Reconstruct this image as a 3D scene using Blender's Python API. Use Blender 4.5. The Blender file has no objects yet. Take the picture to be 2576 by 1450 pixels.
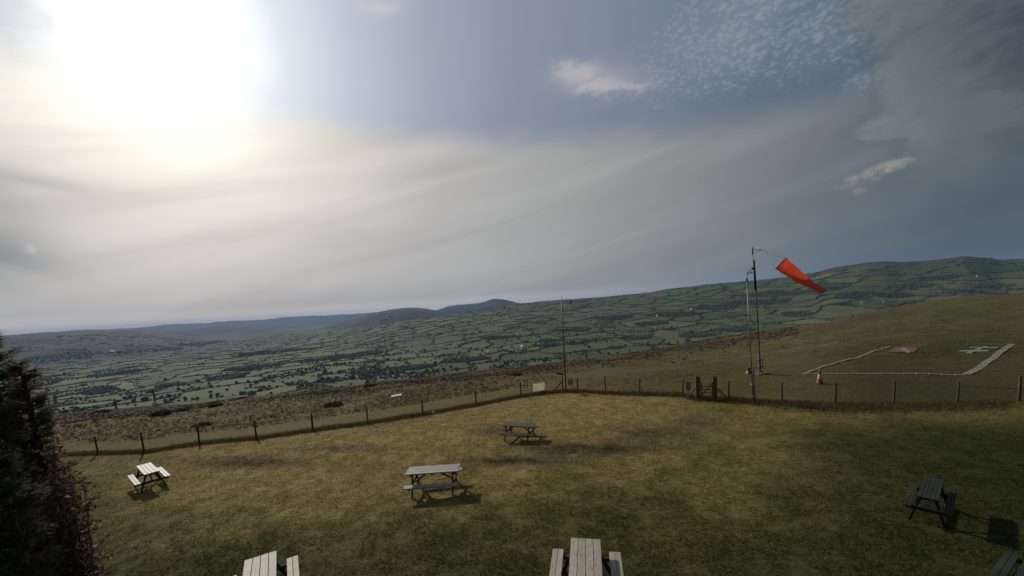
import bpy, bmesh, math, random
import numpy as np
from mathutils import Vector, Matrix

random.seed(7); RNG = np.random.default_rng(11)
R = math.radians
scene = bpy.context.scene

# ------------------------------------------------------------------ camera
F_PX, CX, PITCH, ROLL, SHIFT = 1000.0, 1288.0, R(6.7), R(3.6), 0.0635
CAM_H = 6.2
CY = 725.0 + SHIFT * 2576.0
_F = Vector((0, math.cos(PITCH), -math.sin(PITCH)))
_R0 = Vector((1, 0, 0)); _U0 = _R0.cross(_F)
_R = _R0 * math.cos(ROLL) - _U0 * math.sin(ROLL)
_U = _U0 * math.cos(ROLL) + _R0 * math.sin(ROLL)
cd = bpy.data.cameras.new("camera"); cam = bpy.data.objects.new("camera", cd)
scene.collection.objects.link(cam)
m = Matrix(((_R.x, _U.x, -_F.x), (_R.y, _U.y, -_F.y), (_R.z, _U.z, -_F.z)))
cam.matrix_world = Matrix.Translation((0, 0, CAM_H)) @ m.to_4x4()
cd.sensor_width = 36; cd.lens = 36 * F_PX / 2576; cd.shift_y = SHIFT
cd.clip_start = 0.05; cd.clip_end = 80000
scene.camera = cam

def ray(px, py):
    """direction through a point of the photograph"""
    return (_F + _R * ((px - CX) / F_PX) + _U * ((CY - py) / F_PX)).normalized()
def azel(px, py):
    d = ray(px, py)
    return math.atan2(d.x, d.y), d.z / math.hypot(d.x, d.y)
def project(x, y, z):
    """numpy: world -> photograph coordinates"""
    z = z - CAM_H
    a = x * _F.x + y * _F.y + z * _F.z
    a = np.where(a > 0.05, a, np.nan)
    u = (x * _R.x + y * _R.y + z * _R.z) / a; v = (x * _U.x + y * _U.y + z * _U.z) / a
    return CX + F_PX * u, CY - F_PX * v

# ------------------------------------------------------------------ sky
SUN_DIR = ray(392, 45)
SUN_AZ = math.atan2(SUN_DIR.x, SUN_DIR.y); SUN_EL = math.asin(SUN_DIR.z)
world = bpy.data.worlds.new("World"); scene.world = world; world.use_nodes = True
wn = world.node_tree; wn.nodes.clear()
class NB:
    """small helper that writes node graphs as expressions"""
    def __init__(s, tree): s.t = tree
    def n(s, kind, **kw):
        nd = s.t.nodes.new(kind)
        for k, v in kw.items(): setattr(nd, k, v)
        return nd
    def put(s, sock, v):
        if v is None: return
        if isinstance(v, bpy.types.NodeSocket): s.t.links.new(v, sock)
        else: sock.default_value = v
    def m(s, op, a, b=None, c=None, clamp=False):
        nd = s.n('ShaderNodeMath', operation=op); nd.use_clamp = clamp
        for i, v in enumerate((a, b, c)): s.put(nd.inputs[i], v)
        return nd.outputs[0]
    def vm(s, op, a, b=None, scale=None):
        nd = s.n('ShaderNodeVectorMath', operation=op)
        s.put(nd.inputs[0], a); s.put(nd.inputs[1], b)
        if scale is not None: s.put(nd.inputs['Scale'], scale)
        return nd.outputs['Value'] if op in ('DOT_PRODUCT', 'LENGTH') else nd.outputs['Vector']
    def mix(s, f, a, b, mode='MIX'):
        nd = s.n('ShaderNodeMix', data_type='RGBA', blend_type=mode)
        s.put(nd.inputs[0], f); s.put(nd.inputs[6], a); s.put(nd.inputs[7], b)
        return nd.outputs[2]
    def ramp(s, f, stops, interp='LINEAR'):
        nd = s.n('ShaderNodeValToRGB'); cr = nd.color_ramp; cr.interpolation = interp
        while len(cr.elements) < len(stops): cr.elements.new(0.5)
        for e, (p, c) in zip(cr.elements, stops):
            e.position = p; e.color = (*c, 1) if len(c) == 3 else c
        s.put(nd.inputs[0], f); return nd.outputs[0]
    def noise(s, vec, scale, detail=3, rough=0.55, dist=0.0, out='Fac'):
        nd = s.n('ShaderNodeTexNoise'); s.put(nd.inputs['Vector'], vec)
        nd.inputs['Scale'].default_value = scale; nd.inputs['Detail'].default_value = detail
        nd.inputs['Roughness'].default_value = rough; nd.inputs['Distortion'].default_value = dist
        return nd.outputs[out]
    def step(s, v, a, b):
        nd = s.n('ShaderNodeMapRange', interpolation_type='SMOOTHSTEP')
        s.put(nd.inputs[0], v); s.put(nd.inputs[1], a); s.put(nd.inputs[2], b)
        return nd.outputs[0]
    def xyz(s, x, y, z=0.0):
        nd = s.n('ShaderNodeCombineXYZ'); s.put(nd.inputs[0], x); s.put(nd.inputs[1], y); s.put(nd.inputs[2], z)
        return nd.outputs[0]
def lin(r, g, b):
    f = lambda c: (c / 255) / 12.92 if c <= 10 else (((c / 255) + 0.055) / 1.055) ** 2.4
    return (f(r), f(g), f(b))
W = NB(wn)
tc = W.n('ShaderNodeTexCoord')
dvec = W.vm('NORMALIZE', tc.outputs['Generated'])
sep = W.n('ShaderNodeSeparateXYZ'); W.put(sep.inputs[0], dvec)
az = W.m('ARCTAN2', sep.outputs[0], sep.outputs[1]); el = W.m('ARCSINE', sep.outputs[2])
sundot = W.vm('DOT_PRODUCT', dvec, tuple(SUN_DIR))
ang = W.m('DIVIDE', W.m('ARCCOSINE', sundot), math.pi)           # 0..1 = 0..180 degrees
sv = W.xyz(az, W.m('MULTIPLY', el, 2.2))
big = W.noise(sv, 1.6, 3, 0.5, 0.4)
fine = W.noise(sv, 5.0, 5, 0.6, 0.6)
angn = W.m('ADD', ang, W.m('MULTIPLY', W.m('SUBTRACT', big, 0.5), 0.028))
A = lambda deg: deg / 180
cool = W.ramp(angn, [(0.0, (1.6, 1.6, 1.55)), (A(5), (1.1, 1.1, 1.1)), (A(7), lin(246, 251, 253)), (A(10), lin(216, 227, 237)), (A(17), lin(184, 194, 207)),
                     (A(25), lin(158, 167, 182)), (A(34), lin(138, 146, 163)), (A(48), lin(118, 129, 147)), (A(61), lin(94, 109, 127)), (A(73), lin(80, 95, 112)),
                     (A(92), lin(62, 73, 82)), (A(130), lin(64, 74, 84))])
warm = W.ramp(angn, [(0.0, (1.5, 1.5, 1.4)), (A(6), (1.05, 1.05, 1.0)), (A(9.5), lin(254, 252, 242)), (A(12.5), lin(242, 238, 226)), (A(17), lin(222, 215, 205)),
                     (A(24), lin(196, 191, 187)), (A(30), lin(179, 176, 174)), (A(39), lin(168, 167, 165)), (A(48), lin(156, 156, 154)), (A(60), lin(134, 138, 138)), (A(73), lin(104, 113, 119)),
                     (A(85), lin(78, 88, 95)), (A(130), lin(66, 76, 86))])
# a veil of thin cloud below a soft sloping edge
edge = W.m('ADD', W.m('MULTIPLY', az, -0.06), W.m('ADD', R(21.0), W.m('MULTIPLY', W.m('SUBTRACT', fine, 0.5), 0.06)))
veil = W.step(el, W.m('ADD', edge, 0.045), W.m('SUBTRACT', edge, 0.03))
skyc = W.mix(veil, cool, warm)
# long faint bands in the veil
bv = W.xyz(W.m('ADD', az, W.m('MULTIPLY', el, 0.5)), W.m('MULTIPLY', W.m('SUBTRACT', el, W.m('MULTIPLY', az, 0.22)), 9.0))
bands = W.noise(bv, 1.3, 4, 0.5, 0.5)
bandf = W.m('ADD', 0.91, W.m('MULTIPLY', W.step(bands, 0.30, 0.70), 0.19))
bc = W.n('ShaderNodeCombineColor'); [W.put(bc.inputs[i], bandf) for i in range(3)]
skyc = W.mix(veil, skyc, W.mix(1.0, skyc, bc.outputs[0], 'MULTIPLY'))
# pale band on the horizon
hz = W.m('MULTIPLY', W.step(el, 0.040, 0.0), W.step(ang, A(75), A(35)))
skyc = W.mix(W.m('MULTIPLY', hz, 1.0), skyc, lin(240, 226, 204) + (1,))
# real Nishita daylight shining through, faint
ns = W.n('ShaderNodeTexSky', sky_type='NISHITA'); ns.sun_disc = False
ns.sun_elevation = SUN_EL; ns.sun_rotation = SUN_AZ; ns.altitude = 400; ns.dust_density = 3.0
nsk = W.mix(1.0, ns.outputs[0], (0.003, 0.003, 0.003, 1), 'MULTIPLY')
skyc = W.mix(1.0, skyc, nsk, 'ADD')
def blob(px, py, sx, sy, rot=0.0, soft=1.0, warp=None):
    """soft elliptical patch of sky: half sizes in photo pixels, kept as azimuth and elevation"""
    a0, t0 = azel(px, py); e0 = math.atan(t0)
    da = W.m('MULTIPLY', W.m('SUBTRACT', az, a0), math.cos(e0)); de = W.m('SUBTRACT', el, e0)
    if warp is not None:
        da = W.m('ADD', da, W.m('MULTIPLY', W.m('SUBTRACT', warp, 0.5), 0.10)); de = W.m('ADD', de, W.m('MULTIPLY', W.m('SUBTRACT', warp, 0.5), -0.07))
    c, s_ = math.cos(rot), math.sin(rot)
    u = W.m('ADD', W.m('MULTIPLY', da, c), W.m('MULTIPLY', de, s_)); v = W.m('SUBTRACT', W.m('MULTIPLY', de, c), W.m('MULTIPLY', da, s_))
    k = math.cos(a0) ** 2 / F_PX; k2 = math.cos(a0) / F_PX
    q = W.m('ADD', W.m('POWER', W.m('DIVIDE', u, sx * k), 2.0), W.m('POWER', W.m('DIVIDE', v, sy * k2 * 0.85), 2.0))
    return W.m('EXPONENT', W.m('MULTIPLY', q, -soft))
for px, py, sx, sy, st in ((-60, 640, 200, 90, 0.75), (-60, 480, 200, 70, 0.35), (60, 450, 190, 26, 0.25), (10, 60, 60, 90, 0.2)):
    skyc = W.mix(W.m('MULTIPLY', blob(px, py, sx, sy, 0.05, 1.0, fine), st), skyc, lin(112, 124, 128) + (1,))
# rippled altocumulus field
cv = W.xyz(az, W.m('MULTIPLY', el, 1.7), 1.3)
warp = W.noise(cv, 7.0, 4, 0.6)
field = W.m('MAXIMUM', blob(1850, 70, 250, 120, 0.25, 1.0, warp), W.m('MULTIPLY', blob(2090, 60, 200, 110, 0.1, 1.0, warp), 0.8))
field = W.m('MAXIMUM', field, W.m('MULTIPLY', blob(2190, 195, 60, 30, 0.1, 1.0, warp), 0.7))
rip = W.noise(W.vm('MULTIPLY', cv, (1.0, 1.2, 1.0)), 16.0, 9, 0.76, 0.2)
rip2 = W.n('ShaderNodeTexVoronoi'); rip2.inputs['Scale'].default_value = 80
W.put(rip2.inputs['Vector'], W.vm('ADD', cv, W.vm('SCALE', W.noise(cv, 18, 3, 0.6, 0, 'Color'), scale=0.06)))
cell = W.m('SUBTRACT', 1.0, W.m('MULTIPLY', rip2.outputs['Distance'], 1.1))
ripm = W.step(W.m('ADD', W.m('MULTIPLY', rip, 0.75), W.m('MULTIPLY', cell, 0.45)), W.m('SUBTRACT', 0.58, W.m('MULTIPLY', field, 0.18)), W.m('SUBTRACT', 1.0, W.m('MULTIPLY', field, 0.20)))
alto = W.m('MULTIPLY', W.step(field, 0.08, 0.5), ripm, clamp=True)
skyc = W.mix(W.m('MULTIPLY', W.step(W.m('MULTIPLY', field, W.m('ADD', 0.4, W.noise(cv, 9.0, 6, 0.7))), 0.1, 1.1), 0.35), skyc, lin(140, 150, 160) + (1,))
skyc = W.mix(W.m('MULTIPLY', alto, 0.55), skyc, lin(150, 160, 168) + (1,))
# dark cloud bank on the right with a paler ragged rim
dn = W.noise(cv, 4.5, 7, 0.62, 0.7)
a_r, _t = azel(2250, 300)
rimx = W.m('ADD', az, W.m('MULTIPLY', W.m('SUBTRACT', dn, 0.5), 0.34))
xr = W.m('SUBTRACT', rimx, W.m('ADD', 0.70, W.m('MULTIPLY', W.m('SUBTRACT', el, 0.32), -0.32)))
bank = W.m('MULTIPLY', W.step(xr, -0.01, 0.05), W.step(el, 0.10, 0.24))
rim = W.m('MULTIPLY', bank, W.step(xr, 0.22, 0.03))
bcol = W.mix(W.m('MULTIPLY', rim, W.step(dn, 0.25, 0.6)), lin(66, 75, 83) + (1,), lin(122, 131, 133) + (1,))
lump = W.step(W.noise(cv, 11, 7, 0.62, 0.6), 0.44, 0.64)
bcol = W.mix(W.m('MULTIPLY', lump, 0.65), bcol, lin(104, 113, 115) + (1,))
skyc = W.mix(W.m('MULTIPLY', bank, 0.8), skyc, bcol)
# single small clouds
for px, py, sx, sy, rot, st in ((1446, 180, 52, 20, -0.05, 0.7), (1500, 218, 56, 22, -0.05, 0.7), (1575, 218, 60, 11, -0.08, 0.5), (1500, 200, 125, 46, -0.2, 0.3)):
    b = blob(px, py, sx, sy, rot, 1.0, W.noise(cv, 14.0, 6, 0.65)); skyc = W.mix(W.m('MULTIPLY', W.m('MULTIPLY', W.step(b, 0.1, 0.95), W.m('ADD', 0.55, W.m('MULTIPLY', rip, 0.9))), st), skyc, lin(186, 182, 184) + (1,))
for px, py, sx, sy, rot, st in ((2190, 436, 90, 24, 0.25, 1.0), (2255, 412, 50, 14, 0.3, 0.8), (2100, 434, 22, 12, 0, 0.7), (2165, 485, 18, 12, 0, 0.5)):
    b = blob(px, py, sx, sy, rot, 1.0, dn); b = W.m('MULTIPLY', W.step(b, 0.15, 0.8), W.step(W.noise(cv, 26, 6, 0.7), 0.36, 0.6))
    skyc = W.mix(W.m('MULTIPLY', b, st * 0.7), skyc, lin(152, 150, 142) + (1,))
for px, py, sx, sy, st in ((940, 8, 45, 16, 0.4), (50, 25, 70, 30, 0.5), (80, 628, 16, 9, 0.5), (1150, 762, 50, 4, 0.5), (1240, 748, 60, 4, 0.3)):
    b = blob(px, py, sx, sy, 0.1, 1.0, dn); skyc = W.mix(W.m('MULTIPLY', b, st), skyc, lin(214, 214, 214) + (1,))
bg = W.n('ShaderNodeBackground'); W.put(bg.inputs[0], skyc); bg.inputs[1].default_value = 1.0
wo = W.n('ShaderNodeOutputWorld'); wn.links.new(bg.outputs[0], wo.inputs[0])

sd = bpy.data.lights.new("sun", 'SUN'); sun = bpy.data.objects.new("sun", sd); scene.collection.objects.link(sun)
sd.energy = 3.4; sd.angle = R(0.8); sd.color = (1.0, 0.93, 0.82)
sun.rotation_euler = SUN_DIR.to_track_quat('Z', 'Y').to_euler()
scene.view_settings.view_transform = 'Standard'; scene.view_settings.look = 'None'
scene.view_settings.exposure = 0.0; scene.view_settings.gamma = 1.0; scene.view_settings.use_curve_mapping = False
scene.cycles.max_bounces = 6; scene.cycles.volume_bounces = 1; scene.cycles.transparent_max_bounces = 12

# ------------------------------------------------------------------ haze (values; the box is made once the land exists)
HAZE_DENSITY = 3.3e-5

# ------------------------------------------------------------------ helpers
def link(o, parent=None):
    scene.collection.objects.link(o)
    if parent is not None: o.parent = parent
    return o
def tag(o, label=None, cat=None, group=None, kind=None):
    if label: o['label'] = label
    if cat: o['category'] = cat
    if group: o['group'] = group
    if kind: o['kind'] = kind
    return o
def empty(name, loc, rz=0.0):
    o = bpy.data.objects.new(name, None); link(o); o.location = loc; o.rotation_euler = (0, 0, rz)
    o.empty_display_size = 0.2
    return o
def np_mesh(name, verts, faces, mat, parent=None, cols=None, smooth=False):
    """verts (n,3), faces (k,3 or 4) arrays -> one object"""
    me = bpy.data.meshes.new(name)
    verts = np.asarray(verts, dtype=np.float32); faces = np.asarray(faces, dtype=np.int32)
    k = faces.shape[1]
    me.vertices.add(len(verts)); me.vertices.foreach_set('co', verts.ravel())
    me.loops.add(faces.size); me.loops.foreach_set('vertex_index', faces.ravel())
    me.polygons.add(len(faces)); me.polygons.foreach_set('loop_start', np.arange(0, faces.size, k, dtype=np.int32))
    me.polygons.foreach_set('loop_total', np.full(len(faces), k, dtype=np.int32))
    if cols is not None:
        ca = me.color_attributes.new('albedo', 'FLOAT_COLOR', 'POINT')
        c4 = np.ones((len(verts), 4), dtype=np.float32); c4[:, :3] = cols; ca.data.foreach_set('color', c4.ravel())
    me.update(calc_edges=True)
    me.polygons.foreach_set('use_smooth', np.full(len(faces), smooth, dtype=bool))
    me.materials.append(mat)
    o = bpy.data.objects.new(name, me); return link(o, parent)
class MB:
    """collects solid shapes into one mesh"""
    def __init__(s): s.bm = bmesh.new()
    def box(s, c, size, rot=None, bevel=0.0):
        b = bmesh.new(); bmesh.ops.create_cube(b, size=1.0)
        bmesh.ops.scale(b, vec=size, verts=b.verts)
        if bevel: bmesh.ops.bevel(b, geom=b.edges[:], offset=bevel, segments=1, affect='EDGES')
        M_ = Matrix.Translation(c) @ (rot.to_4x4() if rot is not None else Matrix.Identity(4))
        s.join(b, M_); return s
    def bar(s, a, b_, w, t, bevel=0.0, up=(0, 0, 1)):
        """rectangular timber from a to b_; w across, t along 'up'"""
        a = Vector(a); b_ = Vector(b_); d = b_ - a; L = d.length; z = d.normalized(); u = Vector(up)
        x = u.cross(z); x = x.normalized() if x.length > 1e-5 else Vector((1, 0, 0)); y = z.cross(x)
        return s.box((a + b_) / 2, (w, t, L), Matrix((x, y, z)).transposed(), bevel)
    def tube(s, pts, radii, seg=10, cap=True):
        bm = s.bm; rings = []
        pts = [Vector(p) for p in pts]
        if isinstance(radii, (int, float)): radii = [radii] * len(pts)
        prev = None
        for i, p in enumerate(pts):
            d = (pts[min(i + 1, len(pts) - 1)] - pts[max(i - 1, 0)]).normalized()
            ref = prev if prev is not None else (Vector((1, 0, 0)) if abs(d.x) < 0.9 else Vector((0, 1, 0)))
            x = (ref - d * ref.dot(d)).normalized(); y = d.cross(x); prev = x
            rings.append([bm.verts.new(p + (x * math.cos(t) + y * math.sin(t)) * radii[i]) for t in [2 * math.pi * k / seg for k in range(seg)]])
        for a, b in zip(rings, rings[1:]):
            for k in range(seg): 
                f = bm.faces.new((a[k], a[(k + 1) % seg], b[(k + 1) % seg], b[k])); f.smooth = True
        if cap:
            bm.faces.new(rings[0][::-1]); bm.faces.new(rings[-1])
        return s
    def ball(s, c, r, sc=(1, 1, 1), sub=2, jit=0.0):
        b = bmesh.new(); bmesh.ops.create_icosphere(b, subdivisions=sub, radius=r)
        for v in b.verts:
            v.co = Vector((v.co.x * sc[0], v.co.y * sc[1], v.co.z * sc[2])) * (1 + random.uniform(-jit, jit))
        s.join(b, Matrix.Translation(c)); return s
    def join(s, b, M_):
        b.transform(M_); me = bpy.data.meshes.new('tmp'); b.to_mesh(me); b.free(); s.bm.from_mesh(me); bpy.data.meshes.remove(me)
    def build(s, name, mat, parent=None):
        bmesh.ops.recalc_face_normals(s.bm, faces=s.bm.faces)
        me = bpy.data.meshes.new(name); s.bm.to_mesh(me); s.bm.free(); me.materials.append(mat)
        o = bpy.data.objects.new(name, me); return link(o, parent)
def hash2(ix, iy, k=0):
    h = (ix.astype(np.int64) * 374761393 + iy.astype(np.int64) * 668265263 + k * 982451653) & 0xFFFFFFFF
    h = ((h ^ (h >> 13)) * 1274126177) & 0xFFFFFFFF
    h = ((h ^ (h >> 16)) * 2246822519) & 0xFFFFFFFF
    return ((h ^ (h >> 15)) & 0xFFFFFF) / float(0xFFFFFF)
def vnoise(x, y, k=0):
    ix = np.floor(x); iy = np.floor(y); fx = x - ix; fy = y - iy
    fx = fx * fx * (3 - 2 * fx); fy = fy * fy * (3 - 2 * fy)
    a = hash2(ix, iy, k); b = hash2(ix + 1, iy, k); c = hash2(ix, iy + 1, k); d = hash2(ix + 1, iy + 1, k)
    return (a * (1 - fx) + b * fx) * (1 - fy) + (c * (1 - fx) + d * fx) * fy
def fbm(x, y, o=4, k=0):
    s_ = 0; a = 0.5; t = 0
    for i in range(o):
        s_ = s_ + a * vnoise(x, y, k + i); t += a; a *= 0.5; x = x * 2.03 + 7.1; y = y * 2.03 + 3.7
    return s_ / t
def sstep(v, a, b):
    t = np.clip((v - a) / (b - a), 0, 1); return t * t * (3 - 2 * t)

# ------------------------------------------------------------------ shape of the land
def poly(pts):
    az_, te = zip(*[azel(*p) for p in pts]); return np.array(az_), np.array(te)
EDGE = poly([(-300, 1075), (0, 1062), (156, 1050), (243, 1040), (385, 1028), (520, 1017), (624, 999), (745, 982), (871, 975), (1000, 958),
             (1081, 950), (1200, 936), (1307, 925), (1428, 911), (1550, 896), (1675, 875), (1815, 849), (1955, 830), (2081, 811), (2235, 774),
             (2340, 757), (2479, 744), (2576, 737), (2900, 715)])
EDGE_R = (np.array([azel(x, 900)[0] for x in (-300, 800, 1300, 1675, 2081, 2340, 2576, 2900)]), np.array([58, 60, 68, 90, 125, 170, 190, 200.]))
P_FRONT = poly([(600, 866), (720, 852), (870, 832), (1000, 812), (1200, 782), (1317, 764), (1393, 757), (1521, 748), (1635, 736), (1675, 729), (1815, 712),
                (1885, 708), (1990, 698), (2046, 687), (2095, 674), (2179, 662), (2228, 659), (2270, 661), (2357, 655), (2427, 646), (2480, 650),
                (2522, 655), (2576, 654), (2900, 640)])
P_MID = poly([(-300, 850), (0, 845), (104, 837), (242, 830), (329, 830), (381, 836), (450, 843), (520, 850), (589, 852), (640, 842), (676, 834), (780, 829),
              (832, 818), (871, 807), (943, 787), (980, 779), (1012, 775), (1046, 774), (1075, 776), (1102, 780), (1150, 792), (1250, 805), (1400, 800), (1700, 770), (2576, 710), (2900, 700)])
P_HILL = poly([(-300, 870), (200, 842), (450, 833), (600, 826), (700, 820), (800, 812), (1000, 812), (1070, 792), (1102, 779), (1130, 768), (1203, 761), (1230, 753), (1248, 750),
               (1265, 751), (1283, 754), (1317, 764), (1380, 790), (1500, 795), (2576, 725), (2900, 710)])
P_FAR = poly([(-300, 866), (0, 848), (200, 834), (347, 825), (520, 815), (694, 804), (804, 797), (871, 793), (1000, 788), (1288, 776), (1700, 748), (2576, 696), (2900, 676)])
def plan_near(x, y):
    return 0.02 * x - 0.03 * y + np.minimum(x, 0) * 0.008
TH = np.linspace(-math.pi, math.pi, 2401)
LR = np.linspace(math.log(20.0), math.log(42000.0), 700)
def build_table():
    I = lambda P: np.interp(TH, P[0], P[1])
    re = np.interp(TH, *EDGE_R); ze = CAM_H + re * I(EDGE)
    r1 = np.interp(TH, [-0.9, 0.1, 0.6, 0.9], [31, 34, 42, 48.])
    z1 = plan_near(r1 * np.sin(TH), r1 * np.cos(TH))
    ztop = 1.0
    behind = sstep(np.abs(TH), 1.25, 1.9)                         # the plateau goes on behind the camera
    ze = ze * (1 - behind) + z1 * behind
    front = CAM_H + 4500 * I(P_FRONT); lw = sstep(TH, P_FRONT[0][0], P_FRONT[0][3])
    floor = -222.0
    front = floor * (1 - lw) + np.maximum(front, floor) * lw
    mid = CAM_H + 7500 * I(P_MID); hill = CAM_H + 11500 * I(P_HILL); far = CAM_H + 20000 * I(P_FAR)
    lh = 1 - sstep(TH, azel(380, 840)[0], azel(520, 840)[0])      # hill on the left
    rk = [0 * re + 20, r1, re, re * 1.25, 0 * re + 480, 0 * re + 900, 0 * re + 1500, 0 * re + 2400, 0 * re + 3400, 0 * re + 4500, 0 * re + 5600,
          0 * re + 7500, 0 * re + 9000, 0 * re + 11500, 0 * re + 14000, 0 * re + 20000, 0 * re + 26000, 0 * re + 42000]
    zk = [plan_near(20 * np.sin(TH), 20 * np.cos(TH)), z1, ze, ze - re * 0.12, 0 * re - 150, 0 * re - 196, 0 * re - 208,
          floor + 0.22 * (front - floor), floor + 0.58 * (front - floor), front, np.where(front > -180, front - 70, floor) * (1 - lh) + (floor + 0.55 * (mid - floor)) * lh,
          mid, mid * 0.3 - 140, hill, hill * 0.3 - 120, far, far - 90, 0 * re - 150]
    for i in range(3, len(zk)): zk[i] = zk[i] * (1 - behind) + (z1 - 3) * behind
    rk = np.log(np.array(rk)); zk = np.array(zk)
    out = np.empty((len(TH), len(LR)))
    for j in range(len(TH)):
        x = rk[:, j]; z = zk[:, j]; h = np.diff(x); d = np.diff(z) / h
        t = np.zeros(len(x)); t[0] = d[0]; t[-1] = d[-1]
        s_ = (d[:-1] * d[1:]) > 0
        t[1:-1] = np.where(s_, 2 * d[:-1] * d[1:] / np.where(s_, d[:-1] + d[1:], 1), 0)
        i = np.clip(np.searchsorted(x, LR) - 1, 0, len(x) - 2); u = (LR - x[i]) / h[i]
        out[j] = z[i] * (1 + 2 * u) * (1 - u) ** 2 + t[i] * h[i] * u * (1 - u) ** 2 + z[i + 1] * u * u * (3 - 2 * u) + t[i + 1] * h[i] * u * u * (u - 1)
    return out
TAB = build_table()
def ground(x, y):
    x = np.asarray(x, float); y = np.asarray(y, float)
    r = np.hypot(x, y); th = np.arctan2(x, y)
    fi = (th + math.pi) / (2 * math.pi) * (len(TH) - 1); i = np.clip(fi.astype(int), 0, len(TH) - 2); fu = fi - i
    fj = (np.log(np.maximum(r, 20.0)) - LR[0]) / (LR[1] - LR[0]); j = np.clip(fj.astype(int), 0, len(LR) - 2); fv = np.clip(fj - j, 0, 1)
    zt = (TAB[i, j] * (1 - fv) + TAB[i, j + 1] * fv) * (1 - fu) + (TAB[i + 1, j] * (1 - fv) + TAB[i + 1, j + 1] * fv) * fu
    z = np.where(r < 24, plan_near(x, y), zt)
    w = sstep(r, 20, 28); z = plan_near(x, y) * (1 - w) + zt * w
    z = z + (fbm(x * 0.55, y * 0.55, 3, 5) - 0.5) * 0.07 + (fbm(x * 0.12, y * 0.12, 2, 9) - 0.5) * 0.22
    mo = sstep(r, 30, 45) * (1 - sstep(r, 300, 500)) ; z = z + mo * (fbm(x * 0.25, y * 0.25, 4, 21) - 0.5) * 0.5
    va = sstep(r, 1200, 2200)
    amp = 16 + 22 * sstep(r, 2000, 4000)
    crest = 1 - 0.8 * np.exp(-((np.log(np.maximum(r, 1)) - math.log(4500)) / 0.11) ** 2) - 0.8 * np.exp(-((np.log(np.maximum(r, 1)) - math.log(7500)) / 0.1) ** 2)- 0.8 * np.exp(-((np.log(np.maximum(r, 1)) - math.log(11500)) / 0.1) ** 2)
    z = z + va * np.maximum(crest, 0.12) * (fbm(x / 900, y / 900, 4, 33) - 0.5) * 2 * amp
    z = z + va * np.maximum(crest, 0.12) * (fbm(x / 220, y / 220, 2, 37) - 0.5) * 9
    ff = sstep(r, 8600, 10500) * (1 - 0.6 * np.exp(-((np.log(np.maximum(r, 1)) - math.log(11500)) / 0.12) ** 2) * (x > -2500)); z = z + ff * (fbm(x / 3200, y / 1500, 4, 41) - 0.45) * 230
    hl = sstep(r, 5200, 6500) * (1 - sstep(r, 12500, 13500)); z = z + hl * (0.5 - np.abs(fbm(x / 700, y / 700, 4, 47) - 0.5) * 3.0) * 34 - hl * 17
    return z
def gz(x, y): return float(ground(np.array([x]), np.array([y]))[0])
RS = np.exp(np.linspace(math.log(3), math.log(30000), 9000))
def hit(px, py, beyond=0.0):
    """the point of the ground seen at a point of the photograph"""
    a, te = azel(px, py); x = RS * math.sin(a); y = RS * math.cos(a)
    g = ground(x, y) - (CAM_H + RS * te); ok = np.where((g >= 0) & (RS > beyond))[0]
    if len(ok) == 0: return None
    k = ok[0]; return Vector((x[k], y[k], gz(x[k], y[k])))
def height_for(base, px, py):
    """height a vertical thing standing at base needs to reach photo row py"""
    a, te = azel(px, py); return CAM_H + math.hypot(base.x, base.y) * te - base.z

# ------------------------------------------------------------------ fence line, fields
FL = [(154, 1146), (247, 1142), (363, 1139), (502, 1117), (645, 1104), (787, 1084), (925, 1066), (1064, 1044), (1198, 1020), (1311, 998), (1416, 985)]
FR = [(1453, 985), (1524, 990), (1609, 992), (1717, 995)]
FG = [(1833, 1005), (1967, 1012), (2101, 1017), (2248, 1018), (2408, 1016), (2563, 1009), (2720, 1003)]
PL = [hit(*p) for p in FL]; PR = [hit(*p) for p in FR]; PG = [hit(*p) for p in FG]
gp1, gp2 = hit(1754, 1005), hit(1798, 1005)
line = PL + PR + [gp1, gp2] + PG
la = np.array([math.atan2(p.x, p.y) for p in line]); lr = np.array([math.hypot(p.x, p.y) for p in line])
def fence_r(th): return np.interp(th, la, lr)
ca_, sa_ = math.cos(0.35), math.sin(0.35)
def cells(x, y, size=190.0):
    """jittered cell pattern: id noise, distance to the nearest boundary"""
    xx = x + (fbm(x / 520, y / 520, 3, 71) - 0.5) * 280; yy = y + (fbm(x / 520, y / 520, 3, 77) - 0.5) * 280
    u = (xx * ca_ + yy * sa_) / size; v = (-xx * sa_ + yy * ca_) / (size * 1.25)
    iu = np.floor(u); iv = np.floor(v)
    d1 = np.full(x.shape, 1e9); d2 = d1.copy(); c1 = np.zeros(x.shape)
    for a in (-1, 0, 1):
        for b in (-1, 0, 1):
            ju, jv = iu + a, iv + b
            du = ju + 0.15 + 0.7 * hash2(ju, jv, 1) - u; dv = jv + 0.15 + 0.7 * hash2(ju, jv, 2) - v
            d = np.maximum(np.abs(du), np.abs(dv)) * 0.75 + 0.25 * np.hypot(du, dv); cid = hash2(ju, jv, 3)
            new = d < d1; d2 = np.where(new, d1, np.minimum(d2, d)); c1 = np.where(new, cid, c1); d1 = np.where(new, d, d1)
    return c1, (d2 - d1) * size * 0.5
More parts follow.
